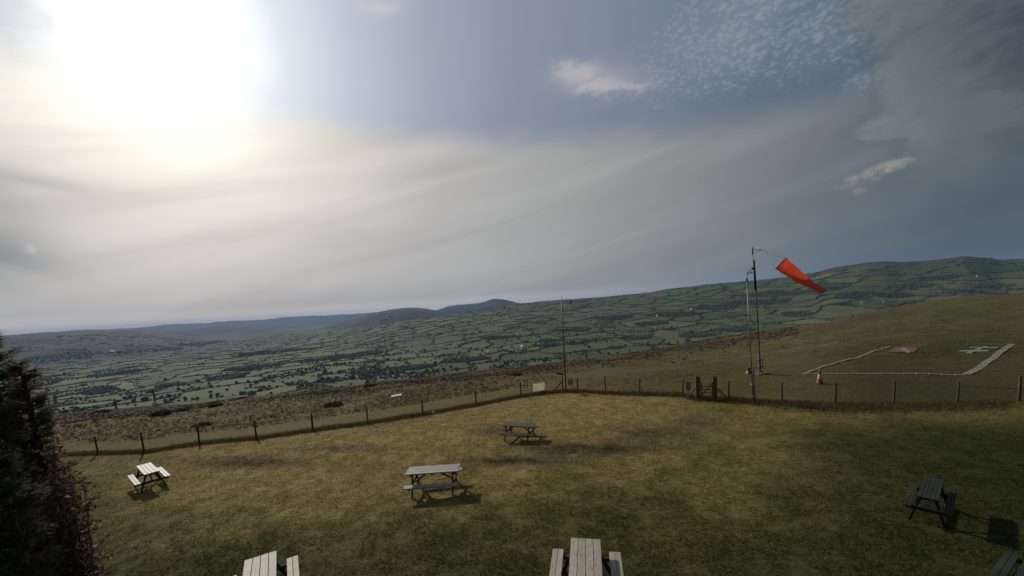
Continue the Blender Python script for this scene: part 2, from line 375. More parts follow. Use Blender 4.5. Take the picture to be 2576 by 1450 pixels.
WOODS = [(255, 985, 62, 12), (120, 960, 50, 12), (2080, 722, 55, 14), (1540, 800, 55, 7), (1640, 815, 50, 6), (1380, 862, 40, 12), (1700, 790, 90, 8), (1800, 775, 80, 9),
         (2300, 720, 60, 8), (1180, 905, 70, 6), (1040, 925, 70, 8), (940, 935, 60, 8), (560, 950, 70, 8), (640, 925, 90, 6), (880, 895, 90, 6), (2300, 760, 50, 6),
         (420, 970, 60, 7), (800, 905, 80, 5), (1900, 760, 100, 7), (2420, 735, 60, 6), (300, 940, 120, 6), (700, 885, 150, 5), (1250, 850, 60, 5), (1750, 845, 60, 6), (1850, 830, 80, 6), (1950, 740, 120, 8), (2150, 745, 80, 10), (2350, 700, 90, 9), (2500, 720, 80, 6),
         (1600, 850, 50, 5), (1450, 830, 60, 5), (1550, 875, 40, 5), (2000, 790, 60, 8), (2250, 745, 60, 8), (150, 900, 150, 12), (400, 880, 120, 6), (500, 865, 90, 5)]
WOODS = [(*azel(a, b), c / F_PX, d / F_PX) for a, b, c, d in WOODS]
def wood_mask(x, y, z):
    th = np.arctan2(x, y); te = (z - CAM_H) / np.maximum(np.hypot(x, y), 1)
    m_ = np.zeros(x.shape)
    for a, e, sa, se in WOODS: m_ = np.maximum(m_, np.exp(-((th - a) / (sa * math.cos(a) ** 2)) ** 2 * 1.2 - ((te - e) / (se * math.cos(a))) ** 2 * 1.2))
    m_ = m_ + (fbm(x / 120, y / 120, 3, 91) - 0.5) * 0.9
    return m_
def land_colour(x, y, z):
    """albedo of every part of the land"""
    r = np.hypot(x, y); th = np.arctan2(x, y); px, py = project(x, y, z)
    px = np.nan_to_num(px, nan=-2000.0); py = np.nan_to_num(py, nan=2500.0)
    C = lambda a: np.array(a)[None, :]
    n1 = fbm(x * 0.5, y * 0.5, 4, 101); n2 = fbm(x * 1.6, y * 1.6, 3, 111); n3 = fbm(x * 0.12, y * 0.12, 3, 121)
    mixc = lambda c, m_, col: c * (1 - m_[:, None]) + C(col) * m_[:, None]
    # lawn: worn tan in the middle, green towards the building and to the right
    lawn = np.zeros((len(x), 3)) + C((0.098, 0.102, 0.022))
    b = lambda cx, cy, sx, sy: np.exp(-((px - cx) / sx) ** 2 - ((py - cy) / sy) ** 2)
    dry = 1.25 * b(1150, 1110, 580, 115) + 0.8 * b(500, 1200, 330, 90) + 1.1 * b(1480, 1035, 320, 60) + 0.55 * b(2250, 1050, 420, 24) + 0.5 * b(1000, 1260, 420, 70) + 0.35 * b(620, 1330, 300, 50) + 0.3 * b(1950, 1210, 400, 120) + 0.25 * b(1100, 1400, 300, 50)
    dry = np.clip(dry + (n1 - 0.5) * 0.85 + (n2 - 0.5) * 0.45, 0, 1)
    lawn = mixc(lawn, dry, (0.335, 0.252, 0.098))
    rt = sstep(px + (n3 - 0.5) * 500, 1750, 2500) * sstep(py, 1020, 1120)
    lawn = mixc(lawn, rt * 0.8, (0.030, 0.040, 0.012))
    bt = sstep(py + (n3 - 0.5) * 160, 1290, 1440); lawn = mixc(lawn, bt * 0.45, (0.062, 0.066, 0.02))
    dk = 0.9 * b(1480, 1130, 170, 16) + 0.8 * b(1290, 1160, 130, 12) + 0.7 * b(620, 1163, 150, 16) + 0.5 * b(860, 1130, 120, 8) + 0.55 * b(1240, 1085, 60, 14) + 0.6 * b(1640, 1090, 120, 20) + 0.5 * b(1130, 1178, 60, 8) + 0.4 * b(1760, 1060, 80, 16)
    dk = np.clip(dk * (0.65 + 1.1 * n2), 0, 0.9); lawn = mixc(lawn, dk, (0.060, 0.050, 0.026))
    # moor beyond the fence
    moor = np.zeros((len(x), 3)) + C((0.155, 0.122, 0.056))
    moor = mixc(moor, np.clip((n2 - 0.4) * 2.2, 0, 1) * 0.35, (0.08, 0.060, 0.032))
    gap = r - fence_r(th)
    path = np.exp(-((gap - 2.6) / 1.7) ** 2) * (1 - sstep(px, 1250, 1450)); moor = mixc(moor, np.clip(path, 0, 1) * 0.85, (0.165, 0.148, 0.036))
    rut = np.exp(-((gap - 3.9 + (n3 - .5) * 1.5) / 0.25) ** 2) * (1 - sstep(px, 1250, 1450)); moor = mixc(moor, rut * 0.6, (0.2, 0.165, 0.085))
    gr = np.clip(1.1 * b(1760, 935, 190, 40) + 0.8 * b(1900, 985, 200, 26) + (n1 - 0.5) * 0.8, 0, 1) * sstep(px, 1400, 1600)
    moor = mixc(moor, gr * 0.85, (0.110, 0.100, 0.026))
    rb = sstep(px, 1950, 2200); moor = mixc(moor, rb * 0.68, (0.056, 0.050, 0.020))
    gd = np.clip(b(2440, 880, 90, 16) + b(2380, 990, 130, 20) + 0.8 * b(2400, 790, 180, 20) + (n1 - .5) * .6, 0, 1) * rb; moor = mixc(moor, gd * 0.6, (0.036, 0.055, 0.018))
    ey = np.interp(px, [-300, 156, 624, 871, 1081, 1307, 1675, 1955, 2100, 2300, 2900], [1075, 1050, 999, 975, 950, 925, 875, 830, 808, 762, 715.])
    he = np.exp(-((py - ey - 10) / np.interp(px, [0, 800, 1700, 2100], [4, 12, 16, 16])) ** 2) * (1 - sstep(px, 2150, 2300))
    he = np.clip(he * 1.2 + (n1 - 0.5) * 0.7 * (he > 0.05), 0, 1); moor = mixc(moor, he * 0.62, (0.055, 0.036, 0.024))
    trk = np.exp(-((py - np.interp(px, [1300, 1700, 2000, 2300], [955, 925, 878, 838])) / 2.5) ** 2) * sstep(px, 1350, 1550) * (1 - sstep(px, 2250, 2350)); moor = mixc(moor, trk * 0.45, (0.19, 0.15, 0.08))
    inside = 1 - sstep(gap + (n2 - 0.5) * 0.5, -0.15, 0.15); inside = np.where(np.abs(th) > 1.0, (r < 30) * 1.0, inside)
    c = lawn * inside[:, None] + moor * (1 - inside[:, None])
    line_ = np.exp(-((gap + 0.05) / 0.28) ** 2) * (np.abs(th) < 1.0); c = mixc(c, line_ * 0.6, (0.045, 0.036, 0.018))
    # valley
    far = r > 330
    if far.any():
        xf, yf, zf = x[far], y[far], z[far]; rf = r[far]; thf = th[far]
        cid, ed = cells(xf, yf); c2 = hash2(np.floor(cid * 9999), np.floor(cid * 777), 5)
        pal = np.array([(0.115, 0.138, 0.044), (0.130, 0.150, 0.050), (0.095, 0.132, 0.040), (0.150, 0.150, 0.060), (0.105, 0.115, 0.043), (0.085, 0.120, 0.040), (0.115, 0.160, 0.046), (0.145, 0.115, 0.062)])
        v = pal[np.minimum((c2 * 7.4).astype(int), 7)] * (0.85 + 0.3 * cid)[:, None]
        nn = fbm(xf / 60, yf / 60, 3, 131)[:, None]; v = v * (0.8 + 0.4 * nn)
        hed = 0.8 * ((1 - sstep(ed, 2.0, 6.0 + rf * 0.0018)) * (1 - 0.7 * sstep(rf, 4200, 5600)))[:, None]; v = v * (1 - hed) + np.array((0.032, 0.052, 0.024)) * hed
        wm = sstep(wood_mask(xf, yf, zf), 0.42, 0.6)[:, None]; v = v * (1 - wm) + np.array((0.026, 0.042, 0.02)) * wm
        # heath on the far ridges and hills
        top = sstep(zf + (fbm(xf / 300, yf / 300, 3, 141) - 0.5) * 90, 70, 170)[:, None]; v = v * (1 - top * 0.85) + np.array((0.062, 0.058, 0.036)) * top * 0.85
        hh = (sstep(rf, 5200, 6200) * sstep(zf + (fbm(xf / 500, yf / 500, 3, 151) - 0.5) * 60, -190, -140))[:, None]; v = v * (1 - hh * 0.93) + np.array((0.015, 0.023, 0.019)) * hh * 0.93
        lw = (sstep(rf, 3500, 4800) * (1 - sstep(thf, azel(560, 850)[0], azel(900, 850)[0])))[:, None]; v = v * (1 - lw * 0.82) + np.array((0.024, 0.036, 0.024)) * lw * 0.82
        sc = sstep(rf, 330, 420) * (1 - sstep(rf, 800, 900)); v = v * (1 - sc[:, None]) + np.array((0.05, 0.055, 0.025)) * sc[:, None]
        c[far] = v * np.where(rf < 800, 1.0, 0.60)[:, None]
    return c

# ------------------------------------------------------------------ materials
def mat(name):
    m_ = bpy.data.materials.new(name); m_.use_nodes = True; t = m_.node_tree; b = t.nodes['Principled BSDF']; return m_, NB(t), b
def land_material():
    m_, N, b = mat('land')
    at = N.n('ShaderNodeAttribute', attribute_name='albedo'); geo = N.n('ShaderNodeNewGeometry'); pos = geo.outputs['Position']
    dist = N.vm('LENGTH', pos); near = N.step(dist, 120.0, 30.0)
    st = N.vm('MULTIPLY', pos, (1.0, 3.4, 1.0))
    a = N.noise(st, 3.0, 6, 0.7, 0.3); b1 = N.noise(st, 16.0, 5, 0.75, 0.2); far_n = N.noise(pos, 0.03, 6, 0.7)
    k = N.m('ADD', 0.55, N.m('MULTIPLY', N.step(a, 0.28, 0.72), 0.5)); k = N.m('ADD', k, N.m('MULTIPLY', N.m('SUBTRACT', b1, 0.5), 2.3))
    k2 = N.m('ADD', 0.75, N.m('MULTIPLY', far_n, 0.5))
    kk = N.n('ShaderNodeMix', data_type='FLOAT'); N.put(kk.inputs[0], near); N.put(kk.inputs[2], k2); N.put(kk.inputs[3], k)
    dash = N.step(N.noise(N.vm('MULTIPLY', pos, (1.0, 4.2, 1.0)), 5.5, 5, 0.7, 0.8), 0.56, 0.68); dk_ = N.m('SUBTRACT', 1.0, N.m('MULTIPLY', N.m('MULTIPLY', dash, near), 0.5))  # dark dashes paint tussock shading and thatch gaps into the ground colour
    rot = N.n('ShaderNodeMapping'); rot.inputs['Rotation'].default_value = (0, 0, 0.12); rot.inputs['Scale'].default_value = (0.9, 5.0, 1.0); N.put(rot.inputs['Vector'], pos)
    dsh2 = N.step(N.noise(rot.outputs[0], 1.15, 4, 0.72, 1.2), 0.52, 0.70); dk_ = N.m('MULTIPLY', dk_, N.m('SUBTRACT', 1.0, N.m('MULTIPLY', N.m('MULTIPLY', dsh2, near), 0.42)))
    lt2 = N.step(N.noise(rot.outputs[0], 2.1, 4, 0.72, 1.2), 0.5, 0.7); dk_ = N.m('MULTIPLY', dk_, N.m('ADD', 1.0, N.m('MULTIPLY', N.m('MULTIPLY', lt2, near), 0.38)))
    mid_ = N.m('MULTIPLY', N.step(dist, 330.0, 220.0), N.step(dist, 26.0, 50.0)); rot2 = N.n('ShaderNodeMapping'); rot2.inputs['Rotation'].default_value = (0, 0, -0.35); rot2.inputs['Scale'].default_value = (0.35, 1.6, 0.35); N.put(rot2.inputs['Vector'], pos)
    dsh3 = N.step(N.noise(rot2.outputs[0], 0.9, 6, 0.75, 1.0), 0.48, 0.66); dk_ = N.m('MULTIPLY', dk_, N.m('SUBTRACT', 1.12, N.m('MULTIPLY', N.m('MULTIPLY', dsh3, mid_), 0.5)))
    kz = N.m('MULTIPLY', kk.outputs[0], dk_)
    cc = N.n('ShaderNodeCombineColor'); [N.put(cc.inputs[i], kz) for i in range(3)]
    col = N.mix(1.0, at.outputs['Color'], cc.outputs[0], 'MULTIPLY')
    tint = N.noise(pos, 1.1, 4, 0.6, 0.2)
    col = N.mix(N.m('MULTIPLY', N.m('MULTIPLY', N.step(tint, 0.5, 0.7), near), 0.35), col, (0.10, 0.055, 0.03, 1))
    N.put(b.inputs['Base Color'], col); b.inputs['Roughness'].default_value = 0.95; b.inputs['Specular IOR Level'].default_value = 0.1
    bp = N.n('ShaderNodeBump'); bp.inputs['Distance'].default_value = 0.13; N.put(bp.inputs['Strength'], N.m('MULTIPLY', near, 1.0))
    N.put(bp.inputs['Height'], N.m('SUBTRACT', N.m('ADD', N.m('MULTIPLY', a, 0.8), N.m('MULTIPLY', b1, 0.5)), N.m('MULTIPLY', dash, 0.3))); N.put(b.inputs['Normal'], bp.outputs[0])
    return m_
def plant_material(name, rough=0.8, trans=0.3, tint=(1, 1, 1), var=0.5):
    """leaves and blades: colour comes from the attribute stored on the mesh"""
    m_, N, b = mat(name)
    at = N.n('ShaderNodeAttribute', attribute_name='albedo'); geo = N.n('ShaderNodeNewGeometry')
    rnd = geo.outputs['Random Per Island']; v = N.m('ADD', 1 - var / 2, N.m('MULTIPLY', rnd, var))
    cc = N.n('ShaderNodeCombineColor'); [N.put(cc.inputs[i], v) for i in range(3)]
    col = N.mix(1.0, N.mix(1.0, at.outputs['Color'], cc.outputs[0], 'MULTIPLY'), (*tint, 1), 'MULTIPLY')
    N.put(b.inputs['Base Color'], col); b.inputs['Roughness'].default_value = rough; b.inputs['Specular IOR Level'].default_value = 0.15
    if trans:
        tr = N.n('ShaderNodeBsdfTranslucent'); N.put(tr.inputs[0], col); ms = N.n('ShaderNodeMixShader'); ms.inputs[0].default_value = trans
        out = m_.node_tree.nodes['Material Output']
        m_.node_tree.links.new(b.outputs[0], ms.inputs[1]); m_.node_tree.links.new(tr.outputs[0], ms.inputs[2]); m_.node_tree.links.new(ms.outputs[0], out.inputs[0])
    return m_
def wood_material(name, light, dark, knots=0.0, grain_axis='X', rough=0.6, scale=1.0, grime=None):
    m_, N, b = mat(name)
    t = N.n('ShaderNodeTexCoord').outputs['Object']
    sc = {'X': (1.2, 22, 22), 'Z': (22, 22, 1.2)}[grain_axis]
    v = N.vm('MULTIPLY', t, tuple(s_ * scale for s_ in sc))
    g = N.noise(v, 3.0, 6, 0.7, 0.6); col = N.ramp(g, [(0.3, dark), (0.68, light)])
    geo = N.n('ShaderNodeNewGeometry'); r_ = geo.outputs['Random Per Island']; k = N.m('ADD', 0.78, N.m('MULTIPLY', r_, 0.36))
    cc = N.n('ShaderNodeCombineColor'); [N.put(cc.inputs[i], k) for i in range(3)]; col = N.mix(1.0, col, cc.outputs[0], 'MULTIPLY')
    blot = N.step(N.noise(t, 5.0 * scale, 4, 0.6, 0.5), 0.5, 0.75); col = N.mix(N.m('MULTIPLY', blot, 0.45), col, (*dark, 1))
    if grime: col = N.mix(N.m('MULTIPLY', N.step(N.noise(t, 1.6, 4, 0.6), 0.5, 0.62), 0.6), col, (*grime, 1))
    if knots:
        vo = N.n('ShaderNodeTexVoronoi'); vo.inputs['Scale'].default_value = 1.0; N.put(vo.inputs['Vector'], N.vm('MULTIPLY', t, (4.5, 10.0, 10.0)))
        kn = N.step(vo.outputs['Distance'], 0.2, 0.07); col = N.mix(N.m('MULTIPLY', kn, knots), col, (0.09, 0.06, 0.035, 1))
    N.put(b.inputs['Base Color'], col); b.inputs['Roughness'].default_value = rough; b.inputs['Specular IOR Level'].default_value = 0.5 if light[0] > 0.3 else 0.12
    bp = N.n('ShaderNodeBump'); bp.inputs['Strength'].default_value = 0.4; bp.inputs['Distance'].default_value = 0.004; N.put(bp.inputs['Height'], g); N.put(b.inputs['Normal'], bp.outputs[0])
    return m_
def plain_material(name, col, rough=0.6, metal=0.0, var=0.25, scale=12.0):
    m_, N, b = mat(name); t = N.n('ShaderNodeTexCoord').outputs['Object']
    n_ = N.noise(t, scale, 5, 0.65, 0.3); dk = tuple(c * (1 - var) for c in col)
    N.put(b.inputs['Base Color'], N.ramp(n_, [(0.3, dk), (0.65, col)])); b.inputs['Roughness'].default_value = rough; b.inputs['Metallic'].default_value = metal
    return m_
M_LAND = land_material()
M_GRASS = plant_material('grass_blades', 0.9, 0.25); M_MOOR = plant_material('moor_growth', 0.9, 0.15); M_HEDGE = plant_material('hedge_leaves', 0.9, 0.0, var=0.7)
M_NEEDLE = plant_material('needles', 0.6, 0.5, var=0.8)
M_BARK = wood_material('bark', (0.09, 0.07, 0.055), (0.03, 0.024, 0.02), grain_axis='Z', rough=0.9)
M_NEW = wood_material('new_pine', (0.47, 0.42, 0.35), (0.20, 0.165, 0.125), knots=0.95, rough=0.65)
M_GREY = wood_material('weathered_grey_wood', (0.37, 0.33, 0.31), (0.15, 0.13, 0.12), knots=0.3, rough=0.6)
M_LEGW = wood_material('stained_dark_legs', (0.10, 0.075, 0.065), (0.045, 0.032, 0.028), rough=0.75)
M_OLD = wood_material('old_dark_wood', (0.150, 0.120, 0.105), (0.07, 0.055, 0.05), rough=0.6, grime=(0.06, 0.05, 0.04))
M_MOSSY = wood_material('mossy_dark_wood', (0.040, 0.045, 0.037), (0.018, 0.02, 0.016), rough=0.8, grime=(0.04, 0.05, 0.03))
M_MOSSLEG = wood_material('dark_damp_legs', (0.03, 0.03, 0.026), (0.015, 0.015, 0.013), rough=0.85)
M_POST = wood_material('fence_post_wood', (0.115, 0.095, 0.07), (0.05, 0.04, 0.03), grain_axis='Z', rough=0.9)
M_GATE = wood_material('gate_wood', (0.15, 0.118, 0.09), (0.07, 0.052, 0.04), grain_axis='Z', rough=0.9)
M_WIRE = plain_material('galvanised_wire', (0.16, 0.155, 0.14), 0.5, 0.6)
M_STEEL = plain_material('grey_mast_steel', (0.16, 0.165, 0.16), 0.45, 0.5)
M_DARK = plain_material('dark_metal', (0.03, 0.032, 0.032), 0.5, 0.3)
M_WHITE = plain_material('white_paint', (0.5, 0.5, 0.47), 0.6)
M_SLAB = plain_material('whitened_slab', (0.25, 0.235, 0.185), 0.9, var=0.8, scale=4.0)

# ------------------------------------------------------------------ terrain sheets
def make_land():
    D = R(64)
    th = np.concatenate([np.linspace(-math.pi, -D, 50, endpoint=False), np.linspace(-D, D, 1120), np.linspace(D, math.pi, 51)[1:]])[:-1]
    r = np.concatenate([[0.3, 1.0, 2.0], np.exp(np.linspace(math.log(3), math.log(330), 330)), np.exp(np.linspace(math.log(330), math.log(9000), 420))[1:], np.exp(np.linspace(math.log(9000), math.log(31500), 60))[1:]])
    T, RR = np.meshgrid(th, r, indexing='ij'); x = (RR * np.sin(T)).ravel(); y = (RR * np.cos(T)).ravel(); z = ground(x, y)
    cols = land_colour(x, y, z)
    nt, nr = len(th), len(r); idx = np.arange(nt * nr).reshape(nt, nr)
    nx = np.roll(idx, -1, axis=0)
    q = np.stack([idx[:, :-1], idx[:, 1:], nx[:, 1:], nx[:, :-1]], -1)                       # (nt, nr-1, 4)
    tm = (T[:, :-1] + 0.0); rm = np.sqrt(RR[:, :-1] * RR[:, 1:])
    gap = rm - fence_r(tm); lawn = np.where(np.abs(tm) > 1.0, rm < 30, gap < 0); lawn[-1] = rm[-1] < 30
    valley = (rm > 330) & ~lawn; moor = ~lawn & ~valley
    xyz = np.stack([x, y, z], 1)
    for name, mk, lab in (('lawn', lawn, 'worn tan and green lawn inside the wire fence'), ('moorland', moor, 'brown bracken and heather moor beyond the wire fence'),
                          ('valley', valley, 'patchwork of green fields and hazy blue hills in the valley')):
        f = q[mk]; used = np.unique(f); mp = np.zeros(len(x), dtype=np.int64); mp[used] = np.arange(len(used))
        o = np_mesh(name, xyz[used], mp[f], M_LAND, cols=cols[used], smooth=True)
        tag(o, lab, kind='structure')
make_land()

# ------------------------------------------------------------------ small growth
def blades(name, x, y, hgt, spread, nb, cols, mt, width, lean=0.6):
    """tufts of nb thin pointed blades"""
    n = len(x); z = ground(x, y); X = np.repeat(x, nb); Y = np.repeat(y, nb); Z = np.repeat(z, nb); H = np.repeat(hgt, nb) * RNG.uniform(0.6, 1.2, n * nb)
    a = RNG.uniform(0, 2 * math.pi, n * nb); s_ = RNG.uniform(0, 1, n * nb) * np.repeat(spread, nb)
    bx = X + np.cos(a) * s_ * 0.6; by = Y + np.sin(a) * s_ * 0.6
    w = width * RNG.uniform(0.6, 1.3, n * nb); pa = RNG.uniform(0, math.pi, n * nb)
    tx = bx + np.cos(a) * H * lean * RNG.uniform(0.2, 1, n * nb); ty = by + np.sin(a) * H * lean * RNG.uniform(0.2, 1, n * nb)
    v = np.empty((n * nb, 3, 3)); v[:, 0] = np.stack([bx - np.cos(pa) * w, by - np.sin(pa) * w, Z - 0.01], 1)
    v[:, 1] = np.stack([bx + np.cos(pa) * w, by + np.sin(pa) * w, Z - 0.01], 1); v[:, 2] = np.stack([tx, ty, Z + H], 1)
    c = np.repeat(np.repeat(cols, nb, axis=0), 3, axis=0)
    return np_mesh(name, v.reshape(-1, 3), np.arange(n * nb * 3).reshape(-1, 3), mt, cols=c)
def polar_pts(n, r0, r1, lo, hi, p=1.0):
    th = RNG.uniform(lo, hi, n); r = (RNG.uniform(0, 1, n) ** p) * (r1 - r0) + r0; return r * np.sin(th), r * np.cos(th), r, th
def make_growth():
    # lawn grass, clumped
    x, y, r, th = polar_pts(420000, 5.5, 40, R(-58), R(58), 0.9)
    keep = (r < fence_r(th) - 0.1) & (fbm(x * 2.2, y * 2.2, 3, 201) + RNG.uniform(-0.16, 0.16, len(x)) > 0.45)
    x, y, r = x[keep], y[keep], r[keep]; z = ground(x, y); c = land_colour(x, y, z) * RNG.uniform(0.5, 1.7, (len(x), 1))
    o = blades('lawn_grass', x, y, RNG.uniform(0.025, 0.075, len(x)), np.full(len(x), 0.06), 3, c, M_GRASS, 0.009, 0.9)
    tag(o, 'short clumpy grass growing on the lawn', 'grass', kind='stuff')
    # longer grass along the fence line
    t = RNG.uniform(R(-52), R(52), 30000); gp = RNG.normal(0, 0.3, 30000) - np.abs(RNG.normal(0, 0.9, 30000)) * sstep(t, 0.4, 0.7); rr = fence_r(t) + gp; x = rr * np.sin(t); y = rr * np.cos(t)
    c = np.array((0.12, 0.095, 0.045)) * RNG.uniform(0.35, 1.6, (len(x), 1)); o = blades('fence_line_grass', x, y, RNG.uniform(0.06, 0.2, len(x)), np.full(len(x), 0.08), 5, c, M_GRASS, 0.010, 0.6)
    tag(o, 'longer rough grass left unmown along the foot of the fence', 'grass', kind='stuff')
    # bracken and rough grass on the moor
    x, y, r, th = polar_pts(150000, 18, 200, R(-58), R(58), 1.5); gap = r - fence_r(th); er = np.interp(th, *EDGE_R)
    n = fbm(x * 0.35, y * 0.35, 3, 211); left = sstep(-th, -0.25, 0.0)
    keep = (gap > 1.0) & (r < er * 1.12) & ((gap > 4.2) | (th > 0.18)) & (n + RNG.uniform(-0.2, 0.2, len(x)) > 0.38 + 0.12 * (1 - left))
    sq = (r < 48) & (th > 0.5)
    x, y, r, th, left, sq = [a[keep] for a in (x, y, r, th, left, sq)]
    z = ground(x, y); c = land_colour(x, y, z); k = RNG.uniform(0.45, 1.8, (len(x), 1)); red = (RNG.uniform(0, 1, (len(x), 1)) < 0.3) * np.array([[0.15, -0.03, -0.05]])
    c = c * k * (1 + red); h = RNG.uniform(0.06, 0.20, len(x)) * (0.35 + 0.65 * left) * (1 + np.clip(r - 40, 0, 150) / 150) * np.where(sq, 0.35, 1)
    o = blades('bracken', x, y, h, 0.14 + 0 * x, 6, c, M_MOOR, 0.022, 1.1); tag(o, 'dead brown bracken and rough grass over the moor', 'bracken', kind='stuff')
make_growth()
ICO = (lambda t=(1 + 5 ** .5) / 2: (np.array([(-1, t, 0), (1, t, 0), (-1, -t, 0), (1, -t, 0), (0, -1, t), (0, 1, t), (0, -1, -t), (0, 1, -t), (t, 0, -1), (t, 0, 1), (-t, 0, -1), (-t, 0, 1)]) / math.sqrt(1 + t * t),
      np.array([(0, 11, 5), (0, 5, 1), (0, 1, 7), (0, 7, 10), (0, 10, 11), (1, 5, 9), (5, 11, 4), (11, 10, 2), (10, 7, 6), (7, 1, 8), (3, 9, 4), (3, 4, 2), (3, 2, 6), (3, 6, 8), (3, 8, 9), (4, 9, 5), (2, 4, 11), (6, 2, 10), (8, 6, 7), (9, 8, 1)])))()
def lumps(name, P, S, cols, mt, jit=0.3, ang=None):
    """many small irregular lumps of foliage: P centres, S (n,3) half sizes"""
    n = len(P); v = ICO[0][None] * (1 + RNG.uniform(-jit, jit, (n, 12, 1))); a = RNG.uniform(0, 2 * math.pi, n) if ang is None else ang; ca, sa = np.cos(a)[:, None], np.sin(a)[:, None]
    if ang is not None: v = v * S[:, None, :]; S = np.ones((n, 3))
    v = np.stack([v[:, :, 0] * ca - v[:, :, 1] * sa, v[:, :, 0] * sa + v[:, :, 1] * ca, v[:, :, 2]], -1) * S[:, None, :] + P[:, None, :]
    f = ICO[1][None] + (np.arange(n) * 12)[:, None, None]; c = np.repeat(cols, 12, axis=0)
    return np_mesh(name, v.reshape(-1, 3), f.reshape(-1, 3), mt, cols=c)
def heather():
    n = 60000; px = RNG.uniform(-50, 2250, n)
    th = RNG.uniform(R(-56), R(36), n); er = np.interp(th, *EDGE_R); lf = sstep(-th, 0.05, 0.35); r = er * (1 - np.abs(RNG.normal(0, 1, n)) * (0.15 - 0.10 * lf) + 0.04)
    x, y = r * np.sin(th), r * np.cos(th); keep = (fbm(x * 0.12, y * 0.12, 3, 221) + RNG.uniform(-0.12, 0.12, n) > 0.47) & (r > fence_r(th) + 6)
    x, y, r = x[keep], y[keep], r[keep]; z = ground(x, y); s_ = RNG.uniform(0.05, 0.17, len(x)) * (1 + (r - 50) / 110)
    P = np.stack([x, y, z + s_ * 0.25], 1); S = np.stack([s_ * 1.2, s_ * 1.2, s_ * 0.75], 1); c = np.array((0.095, 0.070, 0.043)) * RNG.uniform(0.6, 1.7, (len(x), 1))
    tag(lumps('heather', P, S, c, M_MOOR, 0.4), 'dark heather and bilberry along the brow of the moor', 'heather', kind='stuff')
heather()
def hedges():
    n = 1100000; th = RNG.uniform(R(-58), R(58), n); r = np.exp(RNG.uniform(math.log(820), math.log(6500), n)); x, y = r * np.sin(th), r * np.cos(th)
    _, ed = cells(x, y); z = ground(x, y); vis = ((z - CAM_H) / r > np.interp(th, *EDGE) - 0.006) & (z < 130)
    wd = vis & (wood_mask(x, y, z) > 0.5) & (RNG.uniform(0, 1, n) < 0.42)
    hd = vis & ~wd & ((r < 4300) | (th > -0.1) | (RNG.uniform(0, 1, n) < 0.3)) & (ed < 2.2 + r * 0.0005) & (fbm(x / 130, y / 130, 2, 231) > 0.33)
    tr = vis & ~wd & (((ed < 5) & (RNG.uniform(0, 1, n) < 0.10)) | ((fbm(x / 150, y / 150, 3, 235) > 0.62) & (RNG.uniform(0, 1, n) < 0.07)) | (RNG.uniform(0, 1, n) < 0.0015))
    thin = lambda m_, k: (lambda q: RNG.choice(q, min(k, len(q)), replace=False))(np.where(m_)[0])
    a, b, c_ = thin(hd, 34000), thin(wd, 16000), thin(tr, 14000)
    e = 3.0; gx = cells(x[a] + e, y[a])[1] - cells(x[a] - e, y[a])[1]; gy = cells(x[a], y[a] + e)[1] - cells(x[a], y[a] - e)[1]; along = np.arctan2(gy, gx) + math.pi / 2
    h = RNG.uniform(0.9, 1.7, len(a)) * (1 + r[a] / 6000); Sa = np.stack([RNG.uniform(6, 14, len(a)) * (1 + r[a] / 5000), h, h], 1)
    q = np.concatenate([b, c_]); s_ = RNG.uniform(2.0, 4.6, len(q)); Sb = np.stack([s_, s_, s_ * RNG.uniform(0.8, 1.2, len(q))], 1)
    S = np.concatenate([Sa, Sb]); w = np.concatenate([a, q]); P = np.stack([x[w], y[w], z[w] + S[:, 2] * 0.6], 1); ang = np.concatenate([along, RNG.uniform(0, 6.28, len(q))])
    base = np.where((RNG.uniform(0, 1, len(w)) < 0.6)[:, None], np.array([[0.062, 0.098, 0.040]]), np.array([[0.085, 0.088, 0.046]])); c = base * RNG.uniform(0.6, 1.4, (len(w), 1))
    tag(lumps('hedgerows', P, S, c, M_HEDGE, 0.25, ang), 'hedgerows and small woods between the fields of the valley', 'hedgerow', kind='stuff')
hedges()

# ------------------------------------------------------------------ picnic tables
def picnic_table(c_px, rz, top_mat, leg_mat, label, scale=1.0, slim=1.0, tall=1.0, length=1.8, at=None, boards=4):
    p = at if at is not None else hit(*c_px); o = empty('picnic_table', p, rz); o.scale = (scale, scale * slim, scale * tall)
    tag(o, label, 'picnic table', 'wooden picnic tables on the lawn')
    # sit level with the lawn
    L = length; t = MB(); w = 0.70 / boards
    for i in range(boards): t.box((random.uniform(-0.004, 0.004), -0.35 + w * (i + 0.5), 0.735), (L, w - 0.012, 0.04), bevel=0.004)
    t.build('tabletop', top_mat, o)
    for s_ in (-1, 1):
        m_ = MB()
        for k in (0, 1): m_.box((0, s_ * (0.60 + 0.135 * k), 0.435), (L, 0.125, 0.038), bevel=0.004)
        m_.build('seat', top_mat, o)
    for sx in (-1, 1):
        X = sx * (L / 2 - 0.24)
        for s_ in (-1, 1): MB().bar((X, s_ * 0.22, 0.70), (X, s_ * 0.60, -0.03), 0.09, 0.045, 0.003, up=(1, 0, 0)).build('leg', leg_mat, o)
        MB().bar((X + sx * 0.047, -0.73, 0.37), (X + sx * 0.047, 0.73, 0.37), 0.045, 0.09, 0.003).build('seat_bearer', leg_mat, o)
        MB().bar((X + sx * 0.047, -0.33, 0.675), (X + sx * 0.047, 0.33, 0.675), 0.045, 0.075, 0.003).build('top_bearer', leg_mat, o)
        MB().bar((X - sx * 0.02, 0, 0.36), (sx * 0.12, 0, 0.70), 0.07, 0.04, 0.003).build('brace', leg_mat, o)
    MB().box((0, 0, 0.69), (0.07, 0.66, 0.045), bevel=0.003).build('centre_batten', leg_mat, o)
    return o
def on(x, y): return Vector((x, y, gz(x, y)))
